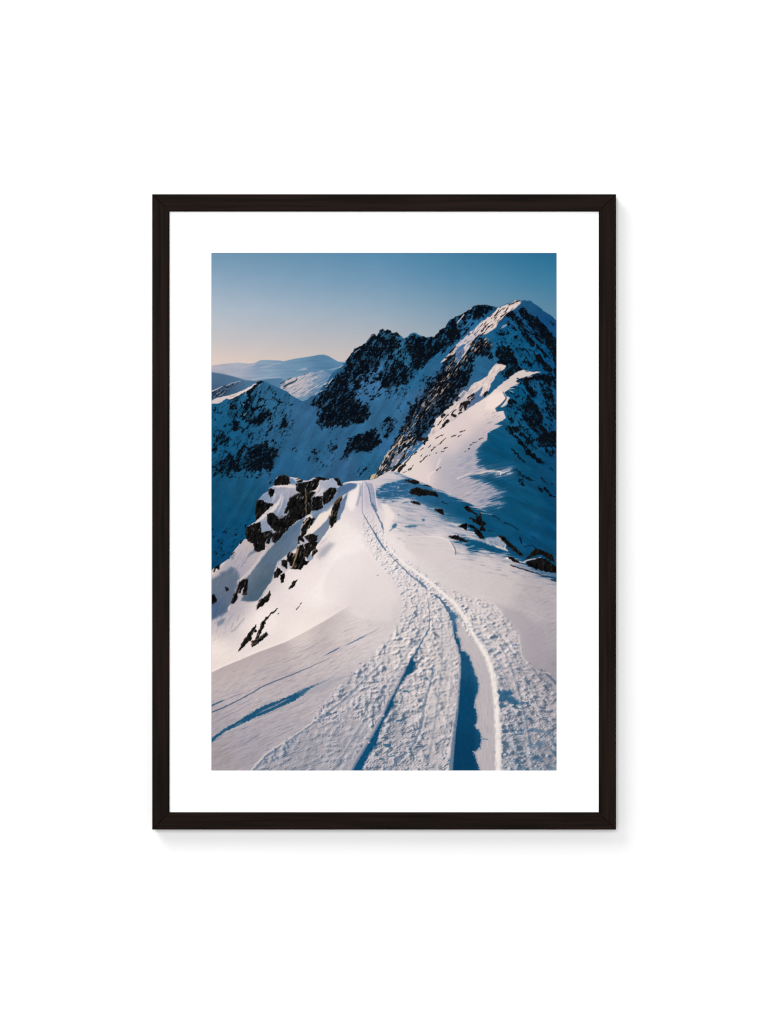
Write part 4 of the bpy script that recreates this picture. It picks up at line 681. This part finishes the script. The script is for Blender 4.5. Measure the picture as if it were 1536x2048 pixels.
    for (x, y, w, h) in ((799, 1441, 7, 6), (862, 1338, 6, 5), (812, 1382, 8, 5), (845, 1316, 6, 4), (775, 1490, 7, 8), (785, 1512, 9, 5), (852, 1357, 5, 5), (1040, 1467, 6, 3), (1035, 1432, 6, 3), (1030, 1290, 5, 4), (1000, 1305, 6, 4), (968, 1478, 9, 3)):
        lay(stroke([(x - w / 2, y), (x + w / 2, y + 1)], h, h * .6, 1.4, 3), (46, 92, 126), .85)
        lay(stroke([(x - w * .8, y - h * .4), (x - w * .1, y - h * .5)], h * .5, h * .3, 1.2, 2), (230, 217, 211), .8)
    # ---------- wind-carved edges on the lower left
    for p, w, w1, c, a in (([(588, 1387), (610, 1377), (640, 1367), (670, 1352)], 4, 2, (104, 122, 146), .6),
                           ([(423, 1425), (445, 1416), (468, 1405), (500, 1388), (524, 1374), (544, 1365), (580, 1351), (616, 1336), (640, 1325), (660, 1316)], 2.4, 1.4, (60, 80, 108), .9), ([(423, 1412), (437, 1405), (452, 1399)], 3.4, 2, (44, 84, 116), .9), ([(452, 1399), (486, 1385)], 2, 1, (112, 118, 138), .7), ([(648, 1312), (665, 1303), (681, 1295)], 1.5, 3, (56, 86, 116), .9),
                           ([(690, 1292), (712, 1281), (735, 1269)], 1.5, 3, (70, 96, 124), .8), ([(735, 1269), (760, 1257)], 2, 1, (130, 128, 142), .6), ([(423, 1448), (470, 1424), (510, 1402)], 1.4, 1, (120, 122, 140), .6), ([(485, 1490), (505, 1478), (525, 1464)], 2.4, 1.4, (108, 118, 138), .7), ([(480, 1460), (500, 1452)], 2, 1.4, (104, 116, 138), .7),
                           ([(590, 1308), (612, 1299), (640, 1285)], 1.2, 1, (132, 128, 140), .7), ([(531, 1331), (560, 1322)], 1.2, 1, (140, 132, 144), .6), ([(586, 1320), (606, 1310)], 1.4, 1, (132, 126, 138), .6)):
        lay(stroke(p, w, w1, 1.1, .7, tap=.3), c, a)
    lay(poly([(415, 1482), (423, 1476), (450, 1457), (468, 1447), (490, 1433), (513, 1419), (536, 1408), (558, 1401), (589, 1387), (612, 1377), (636, 1368), (618, 1379), (608, 1389), (590, 1401), (566, 1412), (545, 1421), (526, 1430), (510, 1435), (492, 1444), (475, 1452), (450, 1464), (432, 1477), (415, 1495)], 1.4, 1, add=fj * 1.8), dbf * 1.03, .93)
    lay(stroke([(512, 1429), (535, 1418), (552, 1411), (570, 1401), (580, 1398)], 2.4, 2, 1.2, 1.5, tap=.3), (150, 150, 164), .7)
    lay(stroke([(600, 1392), (640, 1376), (690, 1352)], 14, 8, 9, 2, tap=.3), (150, 150, 164), .5)
    lay(stroke([(450, 1466), (480, 1452), (520, 1438), (560, 1424)], 3, 3, 2, 1), (196, 187, 190), .5)
    rs = np.random.RandomState(11)
    for i in range(60):
        x = 423 + 330 * rs.rand(); y = 1330 + 200 * rs.rand() - (x - 423) * .12
        if y < 1352 - (x - 423) * .42 or (x - 423) * .9 + (y - 1330) > 300: continue
        L = 12 + 40 * rs.rand() ** 2; a_ = math.radians(-24 + rs.randn() * 3)
        p = [(x, y), (x + L * .5 * math.cos(a_), y + L * .5 * math.sin(a_) + rs.randn()), (x + L * math.cos(a_), y + L * math.sin(a_))]
        lay(stroke(p, .9 + rs.rand(), 1, 1, .8, tap=.4), (112, 116, 136), .25 + .4 * rs.rand())
        lay(stroke([(u, v + 2) for u, v in p], 1.2, 1.2, 1, .8, tap=.4), (216, 204, 202), .4)
    # little stones right of the tracks and by the print's right edge
    lay(stroke(Q6((1400, 640), (1440, 670), (1536, 760)), 3, 5, 1, 2), (78, 98, 122), .8); lay(stroke(Q6((1420, 660), (1480, 680)), 3, 2, 1, 1.5), (206, 194, 192), .8)
    lay(stroke(Q6((1200, 330), (1215, 440), (1245, 545), (1380, 660)), 3, 1.5, 1.2, 1), (222, 209, 206), .7); lay(stroke(Q6((960, 40), (1060, 150)), 3, 2, 1.2, 1), (228, 215, 211), .7); lay(stroke(Q6((1110, 40), (1180, 65), (1400, 180), (1536, 200)), 1, 1.4, 1.4), (202, 191, 192), .6)
    lay(poly(Q6((1010, 60), (1060, 110), (1070, 165), (1120, 200), (1200, 300), (1230, 420), (1250, 530), (1350, 600), (1420, 640), (1500, 500), (1400, 250), (1200, 120)), 6), (168, 160, 167), .55)
    for p in (KG((1480, 0), (1500, -20)), Q5((755, 103), (785, 70)), Q5((790, 55), (803, 42))): lay(stroke(p, 2, 1.2, .7), (54, 40, 38), .9)
    lay(stroke(Q4((-60, 1335), (-45, 1330)), 2, 1, .8), (120, 120, 140), .7)
    fgi = img.copy()
    img[:] = img_keep * (1 - fgm[..., None]) + fgi * fgm[..., None]
    # print grain
    img[:] += (np.random.RandomState(3).randn(H, W).astype(np.float32) * .6)[..., None]
    return np.clip(img, 0, 255)


# ------------------------------------------------------------------ the scene
S = 1 / 1716.                                   # metres per picture unit: the sheet is 50 x 70 cm
CX, CZ = 768.0, 1023.75                         # picture centre on the wall
scene = bpy.context.scene
COL = scene.collection

def px(x): return (x - CX) * S
def pz(y): return (CZ - y) * S

def link(name, mesh, mat, parent=None):
    o = bpy.data.objects.new(name, mesh); COL.objects.link(o)
    if mat: mesh.materials.append(mat)
    if parent: o.parent = parent
    return o

def nodes(name):
    m = bpy.data.materials.new(name); m.use_nodes = True
    nt = m.node_tree
    return m, nt, nt.nodes['Principled BSDF']

def mat_wall():
    m, nt, b = nodes('white_wall_paint')
    tc = nt.nodes.new('ShaderNodeTexCoord')
    n = nt.nodes.new('ShaderNodeTexNoise'); n.inputs['Scale'].default_value = 9; n.inputs['Detail'].default_value = 6
    r = nt.nodes.new('ShaderNodeValToRGB')
    r.color_ramp.elements[0].color = (.835, .835, .833, 1); r.color_ramp.elements[1].color = (.86, .86, .858, 1)
    n2 = nt.nodes.new('ShaderNodeTexNoise'); n2.inputs['Scale'].default_value = 420; n2.inputs['Detail'].default_value = 3
    bp = nt.nodes.new('ShaderNodeBump'); bp.inputs['Strength'].default_value = .06; bp.inputs['Distance'].default_value = .0006
    L = nt.links.new
    L(tc.outputs['Object'], n.inputs['Vector']); L(n.outputs['Fac'], r.inputs['Fac']); L(r.outputs['Color'], b.inputs['Base Color'])
    L(tc.outputs['Object'], n2.inputs['Vector']); L(n2.outputs['Fac'], bp.inputs['Height']); L(bp.outputs['Normal'], b.inputs['Normal'])
    b.inputs['Roughness'].default_value = .9; b.inputs['Specular IOR Level'].default_value = .2
    return m

def mat_paper():
    m, nt, b = nodes('white_mat_board')
    tc = nt.nodes.new('ShaderNodeTexCoord')
    n = nt.nodes.new('ShaderNodeTexNoise'); n.inputs['Scale'].default_value = 260; n.inputs['Detail'].default_value = 4
    r = nt.nodes.new('ShaderNodeValToRGB')
    r.color_ramp.elements[0].color = (.91, .91, .91, 1); r.color_ramp.elements[1].color = (.925, .925, .925, 1)
    L = nt.links.new
    L(tc.outputs['Object'], n.inputs['Vector']); L(n.outputs['Fac'], r.inputs['Fac']); L(r.outputs['Color'], b.inputs['Base Color'])
    b.inputs['Roughness'].default_value = .95; b.inputs['Specular IOR Level'].default_value = .1
    return m

def mat_wood():
    """Dark stained wood; the grain runs along each rail's own local X axis."""
    m, nt, b = nodes('dark_stained_wood')
    L = nt.links.new
    tc = nt.nodes.new('ShaderNodeTexCoord'); oi = nt.nodes.new('ShaderNodeObjectInfo')
    off = nt.nodes.new('ShaderNodeVectorMath'); off.operation = 'ADD'
    sc = nt.nodes.new('ShaderNodeVectorMath'); sc.operation = 'SCALE'; sc.inputs['Scale'].default_value = 9.0
    cmb = nt.nodes.new('ShaderNodeCombineXYZ')
    L(oi.outputs['Random'], cmb.inputs['X']); L(oi.outputs['Random'], cmb.inputs['Z']); L(cmb.outputs['Vector'], sc.inputs[0])
    L(tc.outputs['Object'], off.inputs[0]); L(sc.outputs['Vector'], off.inputs[1])
    mp = nt.nodes.new('ShaderNodeMapping'); mp.inputs['Scale'].default_value = (9, 260, 260)
    L(off.outputs['Vector'], mp.inputs['Vector'])
    n = nt.nodes.new('ShaderNodeTexNoise'); n.inputs['Scale'].default_value = 1; n.inputs['Detail'].default_value = 5; n.inputs['Roughness'].default_value = .6
    L(mp.outputs['Vector'], n.inputs['Vector'])
    r = nt.nodes.new('ShaderNodeValToRGB'); e = r.color_ramp.elements
    e[0].position = .3; e[0].color = (.0026, .0012, .0007, 1); e[1].position = .72; e[1].color = (.0150, .0078, .0048, 1)
    L(n.outputs['Fac'], r.inputs['Fac'])
    mp2 = nt.nodes.new('ShaderNodeMapping'); mp2.inputs['Scale'].default_value = (3, 40, 40); L(off.outputs['Vector'], mp2.inputs['Vector'])
    n2 = nt.nodes.new('ShaderNodeTexNoise'); n2.inputs['Scale'].default_value = 1; n2.inputs['Detail'].default_value = 2; L(mp2.outputs['Vector'], n2.inputs['Vector'])
    mx = nt.nodes.new('ShaderNodeMix'); mx.data_type = 'RGBA'; mx.blend_type = 'MULTIPLY'; mx.inputs['Factor'].default_value = .6
    r2 = nt.nodes.new('ShaderNodeValToRGB'); r2.color_ramp.elements[0].position = .3; r2.color_ramp.elements[0].color = (.62, .6, .58, 1); r2.color_ramp.elements[1].position = .7
    L(n2.outputs['Fac'], r2.inputs['Fac']); L(r.outputs['Color'], mx.inputs[6]); L(r2.outputs['Color'], mx.inputs[7])
    L(mx.outputs[2], b.inputs['Base Color'])
    bp = nt.nodes.new('ShaderNodeBump'); bp.inputs['Strength'].default_value = .25; bp.inputs['Distance'].default_value = .0004
    L(n.outputs['Fac'], bp.inputs['Height']); L(bp.outputs['Normal'], b.inputs['Normal'])
    b.inputs['Roughness'].default_value = .6; b.inputs['Specular IOR Level'].default_value = .045
    return m

PRINT_GAIN = .775
def mat_print():
    m, nt, b = nodes('printed_ink')
    a = nt.nodes.new('ShaderNodeAttribute'); a.attribute_name = 'ink'
    nt.links.new(a.outputs['Color'], b.inputs['Base Color'])
    b.inputs['Roughness'].default_value = .9; b.inputs['Specular IOR Level'].default_value = 0
    return m

# ---------- the wall: one slab, its face at y = 0
bm = bmesh.new(); bmesh.ops.create_cube(bm, size=1)
for v in bm.verts: v.co = (v.co.x * 7, .1 + v.co.y * .2, v.co.z * 5)
me = bpy.data.meshes.new('wall'); bm.to_mesh(me); bm.free()
wall = link('wall', me, mat_wall()); wall['kind'] = 'structure'

# ---------- the framed picture
pic = bpy.data.objects.new('framed_picture', None); COL.objects.link(pic)
pic.empty_display_size = .1
pic.location = (0, 0, pz(1658.5))
pic['label'] = 'framed snowy mountain ridge print in a thin dark wood frame on the white wall'
pic['category'] = 'picture'
ORI = pic.location.copy()

X0, X1, Z0, Z1 = px(304.8), px(1231.7), pz(1658.7), pz(389.0)      # outer edge of the frame
FW = 34.4 * S                                                     # face width of a rail
DEPTH = .0245                                                     # frame front above the wall
GAP = .0008                                                       # the back hangs just clear of the wall
wood = mat_wood()

def rail(length):
    """One mitred moulding: outer edge along local X, face towards -Y, width along +Z."""
    prof = [(0, 0), (0, DEPTH - .0012), (.0004, DEPTH - .0004), (.0012, DEPTH), (FW - .0012, DEPTH), (FW - .0004, DEPTH - .0004), (FW, DEPTH - .0012),
            (FW, DEPTH - .0040), (FW - .005, DEPTH - .0040), (FW - .005, 0)]                  # (across, out) with the rebate that holds the mat
    bm = bmesh.new()
    g = .00008
    ends = []
    for sgn in (-1, 1):
        ring = []
        for w, d in prof:
            x = sgn * (length / 2 - w - g)
            ring.append(bm.verts.new((x, -d, w)))
        ends.append(ring)
    n = len(prof)
    for i in range(n):
        bm.faces.new((ends[0][i], ends[0][(i + 1) % n], ends[1][(i + 1) % n], ends[1][i]))
    bm.faces.new(list(reversed(ends[0]))); bm.faces.new(ends[1])
    bmesh.ops.recalc_face_normals(bm, faces=bm.faces)
    # the mitre's arris is eased a hair, as sanded corners are
    es = [e for e in bm.edges if abs(e.verts[0].co.y + DEPTH) < 1e-5 and abs(e.verts[1].co.y + DEPTH) < 1e-5 and abs(e.verts[0].co.x - e.verts[1].co.x) > 1e-4 and abs(e.verts[0].co.z - e.verts[1].co.z) > 1e-4]
    bmesh.ops.bevel(bm, geom=es, offset=.00035, segments=1, affect='EDGES')
    me = bpy.data.meshes.new('frame_rail'); bm.to_mesh(me); bm.free()
    return me

w_, h_ = X1 - X0, Z1 - Z0
for length, loc, rot in ((w_, ((X0 + X1) / 2, -GAP, Z0), 0), (w_, ((X0 + X1) / 2, -GAP, Z1), math.pi), (h_, (X0, -GAP, (Z0 + Z1) / 2), math.pi / 2), (h_, (X1, -GAP, (Z0 + Z1) / 2), -math.pi / 2)):
    o = link('frame_rail', rail(length), wood, pic)
    o.location = Vector(loc) - ORI
    o.rotation_euler = (0, rot, 0)

# the mat: a white board with a bevelled window
MATY = -(GAP + DEPTH - .0042); MT = .0007
ox0, ox1, oz0, oz1 = X0 + FW - .0045, X1 - FW + .0045, Z0 + FW - .0045, Z1 - FW + .0045
ix0, ix1, iz0, iz1 = px(423), px(1113.3), pz(1541.2), pz(506)
bm = bmesh.new()
def ring(x0, x1, z0, z1, y): return [bm.verts.new((x, y, z)) for x, z in ((x0, z0), (x1, z0), (x1, z1), (x0, z1))]
bv = MT * .8
R = [ring(ox0, ox1, oz0, oz1, MATY + MT), ring(ox0, ox1, oz0, oz1, MATY), ring(ix0 - bv, ix1 + bv, iz0 - bv, iz1 + bv, MATY), ring(ix0, ix1, iz0, iz1, MATY + MT)]
for a, b2 in ((0, 1), (1, 2), (2, 3), (3, 0)):
    for i in range(4):
        bm.faces.new((R[a][i], R[a][(i + 1) % 4], R[b2][(i + 1) % 4], R[b2][i]))
bmesh.ops.recalc_face_normals(bm, faces=bm.faces)
me = bpy.data.meshes.new('mat_board'); bm.to_mesh(me); bm.free()
o = link('mat_board', me, mat_paper(), pic); o.location = -ORI

# the print: one flat sheet, its ink kept point by point
ink = paint_print()
lin = ink / 255.
lin = np.where(lin <= .04045, lin / 12.92, ((lin + .055) / 1.055) ** 2.4)
lin = np.clip(lin * PRINT_GAIN, 0, .95)
PADN = 5
rows = np.clip(np.arange(-PADN, PH + PADN), 0, PH - 1); cols = np.clip(np.arange(-PADN, PW + PADN), 0, PW - 1)
lin = lin[rows][:, cols]
nr_, nc_ = lin.shape[:2]
gx = (np.arange(-PADN, PW + PADN) + .5 + PX0 - CX) * S
gz = (CZ - (np.arange(-PADN, PH + PADN) + .5 + PY0)) * S
co = np.empty((nr_, nc_, 3), np.float32)
co[..., 0] = gx[None, :]; co[..., 1] = MATY + MT + .0004; co[..., 2] = gz[:, None]
co -= np.array(ORI, np.float32)
idx = np.arange(nr_ * nc_, dtype=np.int32).reshape(nr_, nc_)
quads = np.stack([idx[1:, :-1], idx[1:, 1:], idx[:-1, 1:], idx[:-1, :-1]], -1).reshape(-1, 4)
me = bpy.data.meshes.new('printed_photograph')
me.vertices.add(nr_ * nc_); me.vertices.foreach_set('co', co.ravel())
nf = len(quads)
me.loops.add(nf * 4); me.loops.foreach_set('vertex_index', quads.ravel())
me.polygons.add(nf); me.polygons.foreach_set('loop_start', np.arange(0, nf * 4, 4, dtype=np.int32))
me.update(calc_edges=True)
at = me.attributes.new('ink', 'FLOAT_COLOR', 'POINT')
rgba = np.ones((nr_ * nc_, 4), np.float32); rgba[:, :3] = lin.reshape(-1, 3)
at.data.foreach_set('color', rgba.ravel())
me.validate()
link('printed_photograph', me, mat_print(), pic)

# ---------- light: a broad soft light from the front, a softer key from the upper left, a white room all round
def area(name, loc, target, sx, sy, power):
    d = bpy.data.lights.new(name, 'AREA'); d.shape = 'RECTANGLE'; d.size = sx; d.size_y = sy; d.energy = power
    o = bpy.data.objects.new(name, d); COL.objects.link(o)
    o.location = loc
    o.rotation_euler = (Vector(target) - Vector(loc)).to_track_quat('-Z', 'Y').to_euler()
    return o
area('front_light', (-.35, -6.0, .5), (0, 0, 0), 1.8, 1.8, FRONT)
area('key_light', (-2.6, -3.8, 3.5), (0, 0, 0), 2.6, 2.6, KEY)

w = bpy.data.worlds.new('World'); scene.world = w; w.use_nodes = True
w.node_tree.nodes['Background'].inputs[0].default_value = (1, 1, 1, 1)
w.node_tree.nodes['Background'].inputs[1].default_value = AMB

cam = bpy.data.cameras.new('camera'); cam.sensor_fit = 'VERTICAL'; cam.sensor_height = 36.
DIST = 3.4
cam.lens = 36. * (DIST + MATY) / (2048 * S)
cam.clip_start = .05; cam.clip_end = 60
co_ = bpy.data.objects.new('camera', cam); COL.objects.link(co_)
co_.location = (0, -DIST, pz(1024)); co_.rotation_euler = (math.pi / 2, 0, 0)
scene.camera = co_

vs = scene.view_settings
scene.display_settings.display_device = 'sRGB'
vs.view_transform = 'Standard'; vs.look = 'None'; vs.exposure = 0; vs.gamma = 1; vs.use_curve_mapping = False
scene.cycles.filter_width = 1.1
scene.cycles.use_denoising = True
